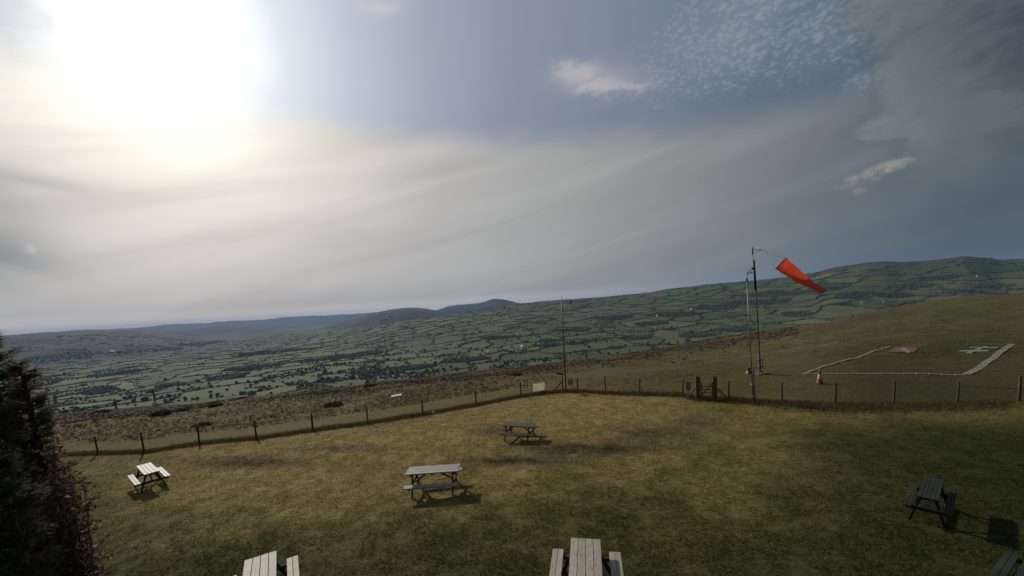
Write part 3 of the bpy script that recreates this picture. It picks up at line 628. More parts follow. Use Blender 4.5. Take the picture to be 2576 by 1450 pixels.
picnic_table(None, R(0.5), M_GREY, M_LEGW, 'weathered pale grey picnic table standing broadside in the middle of the tan lawn', at=on(-3.2, 14.25), length=1.95, tall=1.12)
picnic_table(None, R(-20), M_OLD, M_OLD, 'dark brown picnic table on the tan grass, the farthest table, nearest the thin mast', at=on(0.12, 19.98), length=1.7)
picnic_table(None, R(-39), M_GREY, M_LEGW, 'pale grey picnic table seen end on, nearest the dark conifers at left', at=on(-17.05, 17.65), length=1.9, slim=0.76, tall=1.14)
picnic_table(None, R(-60), M_NEW, M_LEGW, 'pale picnic table cut off by the bottom edge, left of the one with clear knots', at=on(-6.22, 8.67))
picnic_table(None, R(-101), M_NEW, M_LEGW, 'new pale pine picnic table with clear knots, cut off at the bottom middle', at=on(1.31, 8.04))
picnic_table(None, R(39), M_MOSSY, M_MOSSLEG, 'very dark damp picnic table on the green grass at the lower right', at=on(11.03, 10.12), scale=0.92, slim=0.60, tall=1.12, length=1.8, boards=5)
picnic_table(None, R(30), M_MOSSY, M_MOSSLEG, 'dark mossy picnic table of which only one corner shows at the bottom right', at=on(9.85, 6.95), scale=0.92, slim=0.8, boards=5)

# ------------------------------------------------------------------ fences, gate
POST_TOP = {154: 1100, 247: 1097, 363: 1086, 502: 1070, 645: 1057, 787: 1040, 925: 1024, 1064: 1005, 1198: 983, 1311: 963, 1416: 947, 1453: 952, 1524: 947, 1609: 952, 1717: 955,
            1833: 958, 1967: 963, 2101: 963, 2248: 960, 2408: 960, 2563: 945, 2720: 935}
def post_mesh(h, rad=0.05, sq=False):
    m_ = MB()
    if sq: m_.box((0, 0, h / 2 - 0.1), (rad * 2, rad * 2, h + 0.2), bevel=0.012)
    else: m_.tube([(0, 0, -0.2), (0, 0, 0.1), (0, 0, h - 0.03), (0, 0, h)], [rad, rad, rad * 0.93, rad * 0.7], 9)
    return m_
def fence(name_pts, label, extra=None, wires=(0.12, 0.3, 0.5, 0.72, 0.95)):
    px, pts = name_pts; o = empty('post_and_wire_fence', pts[0]); tag(o, label, 'fence', 'post and wire fences round the lawn')
    hs = []
    for q, p in zip(px, pts):
        h = min(max(height_for(p, q[0] - 6, POST_TOP[q[0]]), 0.9), 1.45); hs.append(h)
        po = post_mesh(h, random.uniform(0.050, 0.062)).build('fence_post', M_POST, o); po.location = p - pts[0]; po.rotation_euler = (R(random.uniform(-1.5, 1.5)), R(random.uniform(-2.5, 1.5)), random.uniform(0, 6))
    seq = (extra[0] if extra else []) + pts + (extra[1] if extra else [])
    hm = sum(hs) / len(hs); m_ = MB()
    for w in wires:
        P = []
        for i, p in enumerate(seq):
            P.append(p - pts[0] + Vector((0, 0, w * hm)))
            if i < len(seq) - 1: P.append((p + seq[i + 1]) / 2 - pts[0] + Vector((0, 0, w * hm - 0.015)))
        m_.tube(P, 0.0022 if w < 0.9 else 0.004, 4)
    # square stock netting: upright strands
    for a, b in zip(seq, seq[1:]):
        L = (b - a).length; k = int(L / 0.5)
        for i in range(1, k):
            p = a.lerp(b, i / k) - pts[0]; m_.tube([p + Vector((0, 0, 0.1)), p + Vector((0, 0, hm * 0.72))], 0.0014, 3, cap=False)
    m_.build('wire_netting', M_WIRE, o)
    return o, hm
fo, _h = fence((FL, PL), 'long wire fence on leaning round posts along the left and back of the lawn')
fence((FR, PR), 'short run of wire fence between the thin mast and the wooden gate', extra=([PL[-1]], [gp1]))
fence((FG, PG), 'wire fence on thin posts right of the gate, in front of the white marked square', extra=([gp2], []))
# corner strutting
c0 = PL[-1]
def strut(root, a, b, w=0.08, name='strut', mt=M_POST):
    m_ = MB(); m_.tube([a, b], [w * 0.5, w * 0.5], 8); return m_.build(name, mt, root)
e = hit(1385, 991); strut(fo, c0 - PL[0] + Vector((0, 0, 0.85)), e - PL[0] + Vector((0, 0, -0.05)), 0.10, 'corner_strut')
gd_ = (gp2 - gp1); gw = gd_.length; gang = math.atan2(gd_.y, gd_.x)
g = empty('wooden_gate', gp1, gang); tag(g, 'small wooden bar gate between two thick timber posts in the back fence', 'gate')
gh = height_for(gp1, 1752, 947)
for x, w, h in ((0.0, 0.17, gh), (0.10, 0.14, gh * 0.97), (gw - 0.05, 0.12, gh), (gw + 0.06, 0.13, gh * 0.98)):
    po = post_mesh(h, w / 2, True).build('gate_post', M_GATE, g); po.location = (x, random.uniform(-0.02, 0.02), 0)
x0, x1 = 0.24, gw - 0.14; lf = MB()
for z in (0.22, 0.42, 0.62, 0.82): lf.bar((x0, 0.02, z), (x1, 0.02, z), 0.03, 0.055, 0.002)
lf.bar((x0, 0.045, 0.2), (x1, 0.045, 1.02), 0.022, 0.07, 0.002); lf.bar((x0, 0.02, 0.12), (x0, 0.02, 1.12), 0.06, 0.06, 0.002, up=(0, 1, 0)); lf.bar((x1, 0.02, 0.12), (x1, 0.02, 1.12), 0.06, 0.06, 0.002, up=(0, 1, 0))
lfo = lf.build('gate_leaf', M_GATE, g); MB().bar((x0 - 0.02, 0.02, 1.11), (x1 + 0.02, 0.02, 1.11), 0.06, 0.04, 0.004).build('top_rail', wood_material('bare_rail', (0.4, 0.37, 0.34), (0.25, 0.22, 0.2)), g)
for a, b in (((-0.05, 0, 0.78), (-0.72, -0.05, -0.08)), ((gw + 0.1, 0, 0.78), (gw + 0.85, -0.05, -0.08))): strut(g, a, b, 0.075, 'gate_strut', M_GATE)

# ------------------------------------------------------------------ masts
def at_height(base, px, py):
    """point above the base's own distance seen at px, py"""
    d = ray(px, py); k = math.hypot(base.x, base.y) / math.hypot(d.x, d.y); return Vector((0, 0, CAM_H)) + d * k
def anemometer(root, p, s_=1.0, name='anemometer'):
    m_ = MB(); m_.tube([p, p + Vector((0, 0, 0.10 * s_))], 0.018 * s_, 8); hub = p + Vector((0, 0, -0.02))
    for k in range(3):
        a = 2.1 * k + 0.4; q = hub + Vector((math.cos(a), math.sin(a), 0)) * 0.11 * s_; m_.tube([hub, q], 0.008 * s_, 6); m_.ball(q, 0.036 * s_, sub=1)
    v = p + Vector((0, 0, 0.10 * s_)); m_.tube([v + Vector((-0.12, -0.02, -0.02)) * s_, v + Vector((0.12, 0.02, 0.04)) * s_], 0.010 * s_, 6); m_.box(v + Vector((0.15, 0.02, 0.06)) * s_, (0.13 * s_, 0.012, 0.10 * s_))
    return m_.build(name, M_DARK, root)
def thin_mast():
    b = hit(1424, 987); o = empty('thin_mast', b); tag(o, 'thin dark pole mast standing at the fence corner behind the dark table', 'mast')
    top = at_height(b, 1418, 748) - b; top = Vector((0, 0, top.z))
    MB().tube([(0, 0, -0.2), top * 0.45, top], [0.05, 0.045, 0.032], 8).build('pole', M_DARK, o)
    a = top * 0.86; q = at_height(b, 1432, 764) - b; MB().tube([a, Vector((q.x, q.y, q.z - 0.12)), q], 0.012, 6).build('side_arm', M_DARK, o); anemometer(o, q, 1.1)
    q = at_height(b, 1414, 777) - b; m_ = MB(); m_.tube([top * 0.90, q, q + Vector((-0.03, 0, -0.16))], 0.014, 6); m_.box(q + Vector((0.05, 0, 0.05)), (0.10, 0.08, 0.10), bevel=0.01); m_.build('sensor_head', M_STEEL, o)
    q = at_height(b, 1425, 829) - b; MB().box(q, (0.13, 0.10, 0.13), bevel=0.02).build('junction_box', M_DARK, o)
    m_ = MB()
    for k in (0.10, 0.34): m_.bar(Vector((0.0, 0.04, k)), Vector((0.5 * (0.5 - k), -0.03, 0.02)), 0.04, 0.04)
    m_.build('foot_stay', M_POST, o)
    # tilted solar panel with a pale frame
    q = at_height(b, 1409, 941) - b; pn = MB(); R_ = Matrix.Rotation(R(-32), 3, 'X') @ Matrix.Rotation(R(12), 3, 'Y')
    pn.box(q, (0.50, 0.36, 0.025), R_, 0.004); po = pn.build('solar_panel', M_DARK, o); f = MB()
    for s_ in (-1, 1):
        f.box(q + R_ @ Vector((0, s_ * 0.18, 0.012)), (0.53, 0.025, 0.035), R_); f.box(q + R_ @ Vector((s_ * 0.255, 0, 0.012)), (0.025, 0.335, 0.035), R_)
    f.build('panel_frame', M_WHITE, po); MB().tube([q, Vector((0, 0, q.z - 0.1))], 0.015, 6).build('panel_arm', M_STEEL, o)
thin_mast()
M_HIVIS = plain_material('lime_green_plastic', (0.50, 0.62, 0.30), 0.4)
def sensor_pole():
    b = hit(1895, 1012); o = empty('sensor_pole', b); tag(o, 'slender steel pole with a wind gauge on a bent arm, standing in the fence line', 'pole')
    LEAN = R(-3.4); o.rotation_euler = (0, LEAN, 0); inv = Matrix.Rotation(LEAN, 3, 'Y').inverted()
    zt = (at_height(b, 1877, 702) - b).z; zl = (at_height(b, 1887, 925) - b).z
    MB().tube([(0, 0, -0.2), (0, 0, zt)], [0.032, 0.026], 8).build('upper_pole', M_STEEL, o)
    MB().tube([(0.085, -0.02, -0.2), (0.085, -0.02, zl)], 0.042, 9).build('support_post', M_STEEL, o)
    cl_ = plain_material('clamp_steel', (0.45, 0.45, 0.43), 0.4, 0.6)
    for z in (0.35, 1.1, 1.75): MB().box((0.045, -0.01, z), (0.24, 0.12, 0.04), bevel=0.006).build('clamp', cl_, o)
    m_ = MB(); t = Vector((0, 0, zt)); m_.tube([t - Vector((0, 0, 0.15)), t + Vector((0, 0, 0.05))], 0.05, 8); q = inv @ (at_height(b, 1886, 686) - b)
    m_.tube([t, t + Vector((0.03, 0, 0.22)), Vector((q.x, q.y, q.z))], 0.016, 6); m_.build('bent_arm', M_DARK, o); anemometer(o, q + Vector((0.03, 0, 0)), 1.25)
    q = at_height(b, 1885, 935) - b; q = Vector((-0.24, -0.05, q.z)); lm = MB(); lm.ball(q + Vector((-0.02, 0, -0.03)), 0.11, (0.9, 0.9, 1.15)); lm.build('lantern', M_HIVIS, o)
    k = MB(); k.box(q + Vector((0.10, 0, -0.02)), (0.10, 0.16, 0.20), bevel=0.015); k.tube([q + Vector((0.04, 0, 0.07)), q + Vector((0.04, 0, 0.28))], [0.05, 0.12], 10); k.tube([q + Vector((0.1, 0, 0)), (0, 0, q.z)], 0.02, 6); k.build('bracket', M_DARK, o)
sensor_pole()
def windsock():
    b = hit(1914, 941); o = empty('windsock_mast', b); tag(o, 'tall steel mast with a hinged foot and top arm that carries the red windsock', 'mast')
    LEAN = R(-3.9); o.rotation_euler = (0, LEAN, 0); inv = Matrix.Rotation(LEAN, 3, 'Y').inverted()
    zt = (at_height(b, 1893, 626) - b).z; z2 = (at_height(b, 1899, 655) - b).z; z1 = (at_height(b, 1903, 720) - b).z; zf = (at_height(b, 1914, 905) - b).z
    MB().tube([(0, 0, 0.15), (0, 0, z1), (0.0, 0, z1 + 0.3)], [0.048, 0.042, 0.038], 9).build('lower_tube', M_STEEL, o)
    MB().tube([(0.0, 0, z1 - 0.4), (0.0, 0, z2)], [0.064, 0.056], 9).build('sleeve', M_DARK, o)
    MB().tube([(-0.085, 0, z1 - 0.2), (-0.085, 0, z1 + 1.0), (-0.085, 0, zt)], [0.034, 0.03, 0.024], 8).build('upper_tube', M_DARK, o)
    m_ = MB()
    for s_ in (-1, 1): m_.box((s_ * 0.13, 0, zf * 0.5), (0.04, 0.16, zf + 0.3), bevel=0.005)
    for z in (0.2, zf * 0.55, zf): m_.box((0, 0, z), (0.38, 0.2, 0.07), bevel=0.01)
    m_.build('hinged_foot', M_STEEL, o); MB().box((0, 0, 0.02), (1.0, 0.9, 0.12), bevel=0.02).build('concrete_pad', plain_material('rough_concrete', (0.10, 0.09, 0.07), 0.9), o)
    t = Vector((-0.085, 0, zt)); a = at_height(b, 1917, 629) - b; c = at_height(b, 1935, 641) - b; c_world = c; a = inv @ a; c = inv @ c; m_ = MB()
    m_.tube([t - Vector((0, 0, 0.1)), a], 0.022, 6); m_.tube([t - Vector((0, 0, 0.38)), a], 0.014, 6); m_.tube([t - Vector((0, 0, 0.45)), t + Vector((0, 0, 0.1))], 0.05, 8); m_.tube([a, (a + c) / 2 + Vector((0.05, 0, 0.05)), c], [0.015, 0.010, 0.006], 6)
    m_.build('swivel_arm', M_DARK, o)
    # the sock
    W0 = at_height(b, 1964, 663); W1 = at_height(b, 2073, 739)
    s = empty('windsock', W0); tag(s, 'faded orange red windsock streaming down to the right from the tall mast', 'windsock')
    D = W1 - W0; L = D.length; ax = D.normalized(); side = ax.cross(Vector((0, 0, 1))).normalized(); up = side.cross(ax)
    seg, rings = 28, 40; V = []; Fc = []
    def rad(u): return 0.52 * (1 - u) + 0.175 * u + 0.02 * math.sin(u * 3.1) 
    for lay, off in ((0, 0.0), (1, -0.012)):
        for i in range(rings + 1):
            u = i / rings; c_ = ax * (u * L) - Vector((0, 0, 1)) * (0.10 * math.sin(u * math.pi) - 0.10 * u * u)
            for k in range(seg):
                a_ = 2 * math.pi * k / seg; rr = rad(u) + off; 
                rr *= 1 + 0.05 * math.sin(3 * a_ + 5 * u) * u + 0.035 * math.sin(5 * a_ - 9 * u + 1) * min(1, u * 3) + 0.02 * math.sin(24 * u + a_)
                flat = 1 - 0.22 * sum(math.exp(-((u - q) / 0.10) ** 2) for q in (0.72,)) 
                V.append(c_ + side * math.cos(a_) * rr + up * math.sin(a_) * rr * flat)
    n1 = (rings + 1) * seg
    for lay in (0, 1):
        for i in range(rings):
            for k in range(seg):
                q = [lay * n1 + i * seg + k, lay * n1 + i * seg + (k + 1) % seg, lay * n1 + (i + 1) * seg + (k + 1) % seg, lay * n1 + (i + 1) * seg + k]
                Fc.append(q if lay == 0 else q[::-1])
    for e_ in (0, rings):
        for k in range(seg): Fc.append([e_ * seg + k, e_ * seg + (k + 1) % seg, n1 + e_ * seg + (k + 1) % seg, n1 + e_ * seg + k])
    m_, N, bb = mat('windsock_cloth'); tcn = N.n('ShaderNodeTexCoord').outputs['Object']
    # stitched bands across the cloth
    dn_ = N.vm('DOT_PRODUCT', tcn, tuple(ax)); band = N.m('FRACT', N.m('MULTIPLY', dn_, 5.0 / L)); seam = N.step(N.m('ABSOLUTE', N.m('SUBTRACT', band, 0.5)), 0.47, 0.5)
    col = N.ramp(N.noise(tcn, 1.6, 5, 0.6, 0.4), [(0.3, (0.88, 0.30, 0.17)), (0.7, (0.98, 0.41, 0.25))]); col = N.mix(N.m('MULTIPLY', seam, 0.5), col, (0.3, 0.03, 0.02, 1))
    N.put(bb.inputs['Base Color'], col); bb.inputs['Roughness'].default_value = 0.75
    tr = N.n('ShaderNodeBsdfTranslucent'); N.put(tr.inputs[0], col); ms = N.n('ShaderNodeMixShader'); ms.inputs[0].default_value = 0.7
    m_.node_tree.links.new(bb.outputs[0], ms.inputs[1]); m_.node_tree.links.new(tr.outputs[0], ms.inputs[2]); m_.node_tree.links.new(ms.outputs[0], m_.node_tree.nodes['Material Output'].inputs[0])
    np_mesh('sock_cloth', [tuple(v) for v in V], Fc, m_, s, smooth=True)
    h = MB(); ring = [side * math.cos(t_) * 0.525 + up * math.sin(t_) * 0.525 for t_ in [2 * math.pi * k / 24 for k in range(25)]]; h.tube(ring, 0.032, 6, cap=False)
    h.build('mouth_hoop', plain_material('pale_hoop', (0.55, 0.45, 0.38), 0.5), s)
    br = MB(); tip = b + c_world - W0
    for k in range(4): br.tube([ring[k * 6], tip], 0.009, 4)
    br.build('bridle_cords', M_STEEL, s)
windsock()

# ------------------------------------------------------------------ traffic cone
def cone():
    b = hit(2062, 966); h = height_for(b, 2061, 931); k = h / 0.92; o = empty('traffic_cone', b); tag(o, 'orange and white traffic cone on a black base by the white marked square', 'cone')
    o.scale = (k,) * 3
    red = plain_material('cone_orange', (0.42, 0.075, 0.045), 0.6); wh = plain_material('cone_white', (0.5, 0.48, 0.45), 0.5)
    MB().box((0, 0, 0.03), (0.46, 0.46, 0.06), bevel=0.02).build('base', plain_material('black_rubber', (0.02, 0.02, 0.02), 0.8), o)
    r_ = lambda z: 0.175 - (z - 0.06) * 0.135 / 0.86
    MB().tube([(0, 0, 0.06), (0, 0, 0.36)], [r_(0.06), r_(0.36)], 20, cap=False).build('lower_cone', red, o)
    MB().tube([(0, 0, 0.66), (0, 0, 0.90), (0, 0, 0.92)], [r_(0.66), r_(0.9), 0.02], 20).build('upper_cone', red, o)
    MB().tube([(0, 0, 0.36), (0, 0, 0.66)], [r_(0.36) + 0.003, r_(0.66) + 0.003], 20, cap=False).build('reflective_band', wh, o)
cone()

# ------------------------------------------------------------------ marked square
def drape_board(name, quad, mat_, thick=0.05, n=4, parent=None, lift=0.0):
    """flat board lying on the ground: quad = four photo points"""
    P = [hit(*q) for q in quad]; c = sum(P, Vector()) / 4
    V = []; 
    for zz in (thick + lift, -0.1):
        for i in range(n + 1):
            for j in range(n + 1):
                u, v = i / n, j / n; p = P[0] * (1 - u) * (1 - v) + P[1] * u * (1 - v) + P[2] * u * v + P[3] * (1 - u) * v
                V.append((p.x - c.x, p.y - c.y, gz(p.x, p.y) - c.z + zz))
    F_ = []; m1 = (n + 1) ** 2; I = lambda i, j, l=0: l * m1 + i * (n + 1) + j
    for i in range(n):
        for j in range(n): F_ += [[I(i, j), I(i + 1, j), I(i + 1, j + 1), I(i, j + 1)]]
    ed = [(i, 0) for i in range(n)] + [(n, j) for j in range(n)] + [(i, n) for i in range(n, 0, -1)] + [(0, j) for j in range(n, 0, -1)]
    for a, b in zip(ed, ed[1:] + ed[:1]): F_.append([I(*b), I(*a), I(*a, 1), I(*b, 1)])
    o = np_mesh(name, V, F_, mat_, parent)
    me = o.data; bm = bmesh.new(); bm.from_mesh(me); bmesh.ops.recalc_face_normals(bm, faces=bm.faces); bm.to_mesh(me); bm.free()
    o.location = c if parent is None else c - parent.location
    return o
def ground_at(p): return Vector((p.x, p.y, gz(p.x, p.y)))
def slabs():
    A, B, C_, D = hit(2022, 943), hit(2240, 873), hit(2548, 867), hit(2432, 944)
    def slab(p, d, L, w, label):
        ang_ = math.atan2(d.y, d.x); q = ground_at(p); b = MB(); b.box((0, 0, -0.04), (L, w, 0.16), bevel=0.015); o = b.build('white_slab', M_SLAB)
        o.location = q + Vector((0, 0, 0.02)); sl = gz(p.x + d.x * 0.5, p.y + d.y * 0.5) - gz(p.x - d.x * 0.5, p.y - d.y * 0.5)
        o.rotation_euler = (0, -math.atan(sl), ang_ + random.uniform(-0.012, 0.012)); tag(o, label, 'slab', 'whitened slabs edging the marked square')
    ORD = 'first second third fourth fifth sixth seventh eighth ninth tenth eleventh twelfth thirteenth fourteenth fifteenth'.split()
    for a, b, n, wd, lab, keep in ((A, D, 14, 0.26, 'pale slab from the cone end along the near side of the marked square', 1.0), (A, B, 15, 0.26, 'pale slab from the cone end along the left side of the marked square', 1.0),
                                   (D, C_, 13, 0.42, 'grey slab from the near end along the right side of the marked square', 1.0), (B, C_, 12, 0.2, 'pale slab from the red panel end along the far side of the square', 0.0)):
        d = (b - a); L = d.length / n; d = d.normalized()
        for i in range(n):
            if keep == 0.0 and i in (4, 5, 6, 7, 8): continue
            slab(a + d * L * (i + 0.5), d, L * random.uniform(0.86, 0.93), wd, ORD[i] + ' ' + lab)
    # red panel with a pale diagonal, white cross shaped signal
    wm_ = plain_material('dull_white_board', (0.19, 0.215, 0.18), 0.9, var=0.5)
    o = empty('red_signal_panel', hit(2270, 884)); tag(o, 'red ground panel crossed by a pale diagonal strip, far left corner of the marked square', 'ground signal')
    red = plain_material('faded_red_board', (0.17, 0.05, 0.036), 0.9, var=0.5)
    drape_board('red_board', [(2232, 888), (2300, 889), (2312, 877), (2252, 876)], red, 0.05, parent=o)
    drape_board('diagonal_strip', [(2281, 890), (2290, 889), (2276, 877), (2265, 878)], wm_, 0.07, parent=o)
    o = empty('white_cross_signal', hit(2460, 882)); tag(o, 'white double armed cross laid flat at the far right of the marked square', 'ground signal')
    drape_board('shaft', [(2430, 890), (2445, 890), (2486, 873), (2474, 873)], wm_, 0.06, parent=o)
    drape_board('arm', [(2412, 887), (2486, 886), (2488, 883), (2416, 884)], wm_, 0.075, parent=o); drape_board('arm', [(2438, 878), (2510, 878), (2512, 875.5), (2440, 875.5)], wm_, 0.075, parent=o)
slabs()

# ------------------------------------------------------------------ signs and odds and ends near the fence
def banner():
    a, b = hit(1341, 990), hit(1371, 985); o = empty('pale_banner', a); tag(o, 'pale see through plastic banner hung between two thin canes beyond the fence', 'banner')
    d = b - a; h = height_for(a, 1339, 966); m_, N, bb = mat('grubby_plastic'); t = N.n('ShaderNodeTexCoord').outputs['Object']
    N.put(bb.inputs['Base Color'], N.ramp(N.noise(t, 4.0, 5, 0.7, 0.6), [(0.3, (0.6, 0.58, 0.47)), (0.7, (0.85, 0.82, 0.70))])); bb.inputs['Roughness'].default_value = 0.6
    tr = N.n('ShaderNodeBsdfTranslucent'); tr.inputs[0].default_value = (0.8, 0.77, 0.64, 1); ms = N.n('ShaderNodeMixShader'); ms.inputs[0].default_value = 0.5
    m_.node_tree.links.new(bb.outputs[0], ms.inputs[1]); m_.node_tree.links.new(tr.outputs[0], ms.inputs[2]); m_.node_tree.links.new(ms.outputs[0], m_.node_tree.nodes['Material Output'].inputs[0])
    V = []; F_ = []; n = 14; mrows = 8
    for lay in (0, 1):
        for i in range(n + 1):
            for j in range(mrows + 1):
                u, v = i / n, j / mrows; sag = -0.05 * math.sin(u * math.pi) * v; w = 0.04 * math.sin(u * 9 + v * 3); r_ = 0.06 * max(0, abs(u - 0.5) * 2 - 0.85) / 0.15
                z = 0.12 + (h - 0.12) * (v * (1 - r_) + 0.5 * r_) + sag
                V.append((d.x * u + (0.02 if lay else 0) * 0.0, d.y * u + w + 0.006 * lay, d.z * u + z))
    m1 = (n + 1) * (mrows + 1)
    for lay in (0, 1):
        for i in range(n):
            for j in range(mrows):
                q = [lay * m1 + i * (mrows + 1) + j, lay * m1 + (i + 1) * (mrows + 1) + j, lay * m1 + (i + 1) * (mrows + 1) + j + 1, lay * m1 + i * (mrows + 1) + j + 1]; F_.append(q if lay else q[::-1])
    np_mesh('plastic_sheet', V, F_, m_, o, smooth=True)
    for q in (Vector((0, 0, 0)), d): MB().tube([q + Vector((0, 0.01, -0.1)), q + Vector((0, 0.01, h * 0.98))], 0.012, 6).build('cane', M_POST, o)
banner()
def twin_frame():
    b = hit(1324, 981); h = height_for(b, 1322, 953); o = empty('small_stand', b); tag(o, 'narrow black and white stand on two legs left of the pale banner', 'stand')
    for x in (-0.10, 0.13): MB().box((x, 0, h / 2 - 0.05), (0.05, 0.05, h + 0.1), bevel=0.005).build('leg', M_DARK, o)
    MB().box((0.015, 0, h - 0.06), (0.30, 0.06, 0.10), bevel=0.01).build('head_board', M_WHITE, o); MB().box((-0.08, -0.1, 0.03), (0.6, 0.3, 0.05), bevel=0.01).build('foot_board', M_SLAB, o)
twin_frame()
def info_sign():
    b = hit(1731, 992); o = empty('green_notice', b); tag(o, 'small green notice with a pale symbol fixed on the wire left of the gate', 'sign')
    z = height_for(b, 1731, 971); q = Vector((0, -0.06, z)); green = plain_material('green_enamel', (0.04, 0.16, 0.09), 0.5)
    bd = MB(); bd.box(q, (0.30, 0.015, 0.56), bevel=0.004); bd.build('board', green, o)
    g_ = MB()
    for k, (x, zz, w, hh) in enumerate(((0.0, 0.17, 0.17, 0.02), (-0.07, 0.08, 0.03, 0.15), (0.06, 0.06, 0.03, 0.10), (0, -0.01, 0.12, 0.02), (-0.03, -0.1, 0.03, 0.12), (0.05, -0.13, 0.07, 0.025), (0.03, -0.2, 0.12, 0.02))):
        g_.box(q + Vector((x, -0.012, zz)), (w, 0.006, hh))
    g_.build('pale_markings', plain_material('pale_print', (0.45, 0.55, 0.48), 0.5), o); MB().box((0, 0, z / 2), (0.05, 0.05, z + 0.5), bevel=0.004).build('stake', M_POST, o)
info_sign()
def clear_box():
    b = hit(1436, 990); z = height_for(b, 1436, 962); o = empty('clear_sleeve', b); tag(o, 'curled pale plastic sleeve tied on the wire just right of the thin mast', 'plastic sleeve')
    m_ = MB(); m_.box((0.02, 0, z), (0.42, 0.02, 0.46), bevel=0.005); m_.build('sleeve', plain_material('cloudy_plastic', (0.22, 0.21, 0.20), 0.4), o)
    m_ = MB(); m_.tube([(0.24, -0.04, z + 0.2), (0.21, -0.05, z), (0.16, -0.04, z - 0.17), (0.08, -0.04, z - 0.2)], [0.03, 0.035, 0.03, 0.015], 7); m_.build('curled_edge', M_WHITE, o)
clear_box()
def stone(px, py, s_, label, name='pale_stone', col=None):
    b = hit(px, py); m_ = MB(); m_.ball((0, 0, s_ * 0.35), s_, (1.2, 0.9, 0.7), 2, 0.12); o = m_.build(name, M_WHITE); o.location = b; tag(o, label, 'stone', 'pale stones by the fence')
stone(1091, 1040, 0.13, 'largest pale stone, at the fence foot just right of a post'); stone(1081, 1031, 0.07, 'small pale stone up behind the largest one by the fence')
stone(1660, 994, 0.09, 'pale stone at the fence foot midway between mast and gate'); stone(842, 1044, 0.06, 'pale stone in the grass of the track beyond the left fence')
stone(953, 1018 + 20, 0.05, 'tiny pale stone on the track beyond the long fence')
b = hit(998, 998); o = MB().box((0, 0, 0.10), (0.95, 0.45, 0.05), bevel=0.01).build('white_board', M_WHITE); o.location = b; o.rotation_euler = (R(10), R(-3), 0.3); tag(o, 'flat white board lying in the brown bracken beyond the long fence', 'board')

# ------------------------------------------------------------------ power poles below the brow
for px, y0, y1, dist, lab, arm in ((384, 1028, 978, 95, 'taller wooden power pole with a crossarm below the brow of the moor', True), (288, 1036, 1004, 88, 'shorter plain wooden pole below the brow, left of the pole with a crossarm', False)):
    a, te = azel(px, y1); p = Vector((dist * math.sin(a), dist * math.cos(a), gz(dist * math.sin(a), dist * math.cos(a)))); h = CAM_H + dist * te - p.z
    o = empty('power_pole', p); tag(o, lab, 'pole', 'wooden poles below the brow'); MB().tube([(0, 0, -0.3), (0, 0, h)], [0.17, 0.12], 9).build('pole', M_POST, o)
    if arm:
        MB().bar((-0.9, 0, h - 0.5), (0.9, 0.1, h - 0.5), 0.1, 0.12).build('crossarm', M_POST, o)
        for x in (-0.8, 0, 0.8): MB().tube([(x, 0, h - 0.45), (x, 0, h - 0.22)], [0.05, 0.03], 7).build('insulator', M_DARK, o)
        MB().box((0.18, -0.1, h - 2.6), (0.3, 0.25, 0.45), bevel=0.03).build('switch_box', M_WHITE, o)

# ------------------------------------------------------------------ heather bushes one can tell apart
def bush(px, py, w, label, col=(0.08, 0.055, 0.038)):
    b = hit(px, py); n = 260; a = RNG.uniform(0, 2 * math.pi, n); el_ = np.arccos(RNG.uniform(0, 1, n)); rr = RNG.uniform(0.6, 1.0, n)
    w *= 0.8
    P = np.stack([np.cos(a) * np.sin(el_) * rr * w, np.sin(a) * np.sin(el_) * rr * w, np.cos(el_) * rr * w * 0.38], 1); S = RNG.uniform(0.05, 0.12, (n, 1)) * w * np.ones((1, 3))
    c = np.array(col) * RNG.uniform(0.5, 1.8, (n, 1)); o = lumps('heather_bush', P, S, c, M_MOOR, 0.45); o.location = b; tag(o, label, 'bush', 'dark heather bushes on the moor')
for px, py, w, lab in ((838, 1022, 1.1, 'widest dark heather bush, on the bracken left of the flat white board'), (402, 1044, 1.2, 'dark bush at the brow just right of the power pole with a crossarm'), (506, 1072, 0.8, 'dark heather bush behind the fourth post of the long fence'),
                       (255, 1040, 1.0, 'round dark bush on the brow near the plain pole'), (455, 1036, 0.9, 'dark bush on the brow, second right of the crossarm pole'), (542, 1021, 0.9, 'dark bush on the brow above the bracken, left of the big wood clump'),
                       (610, 1004, 0.8, 'dark bush on the brow above the fifth fence post'), (930, 973, 1.0, 'dark bush on the brow above the widest heather bush'), (1300, 945, 0.9, 'dark bush on the brow above the narrow stand')):
    bush(px, py, w, lab)

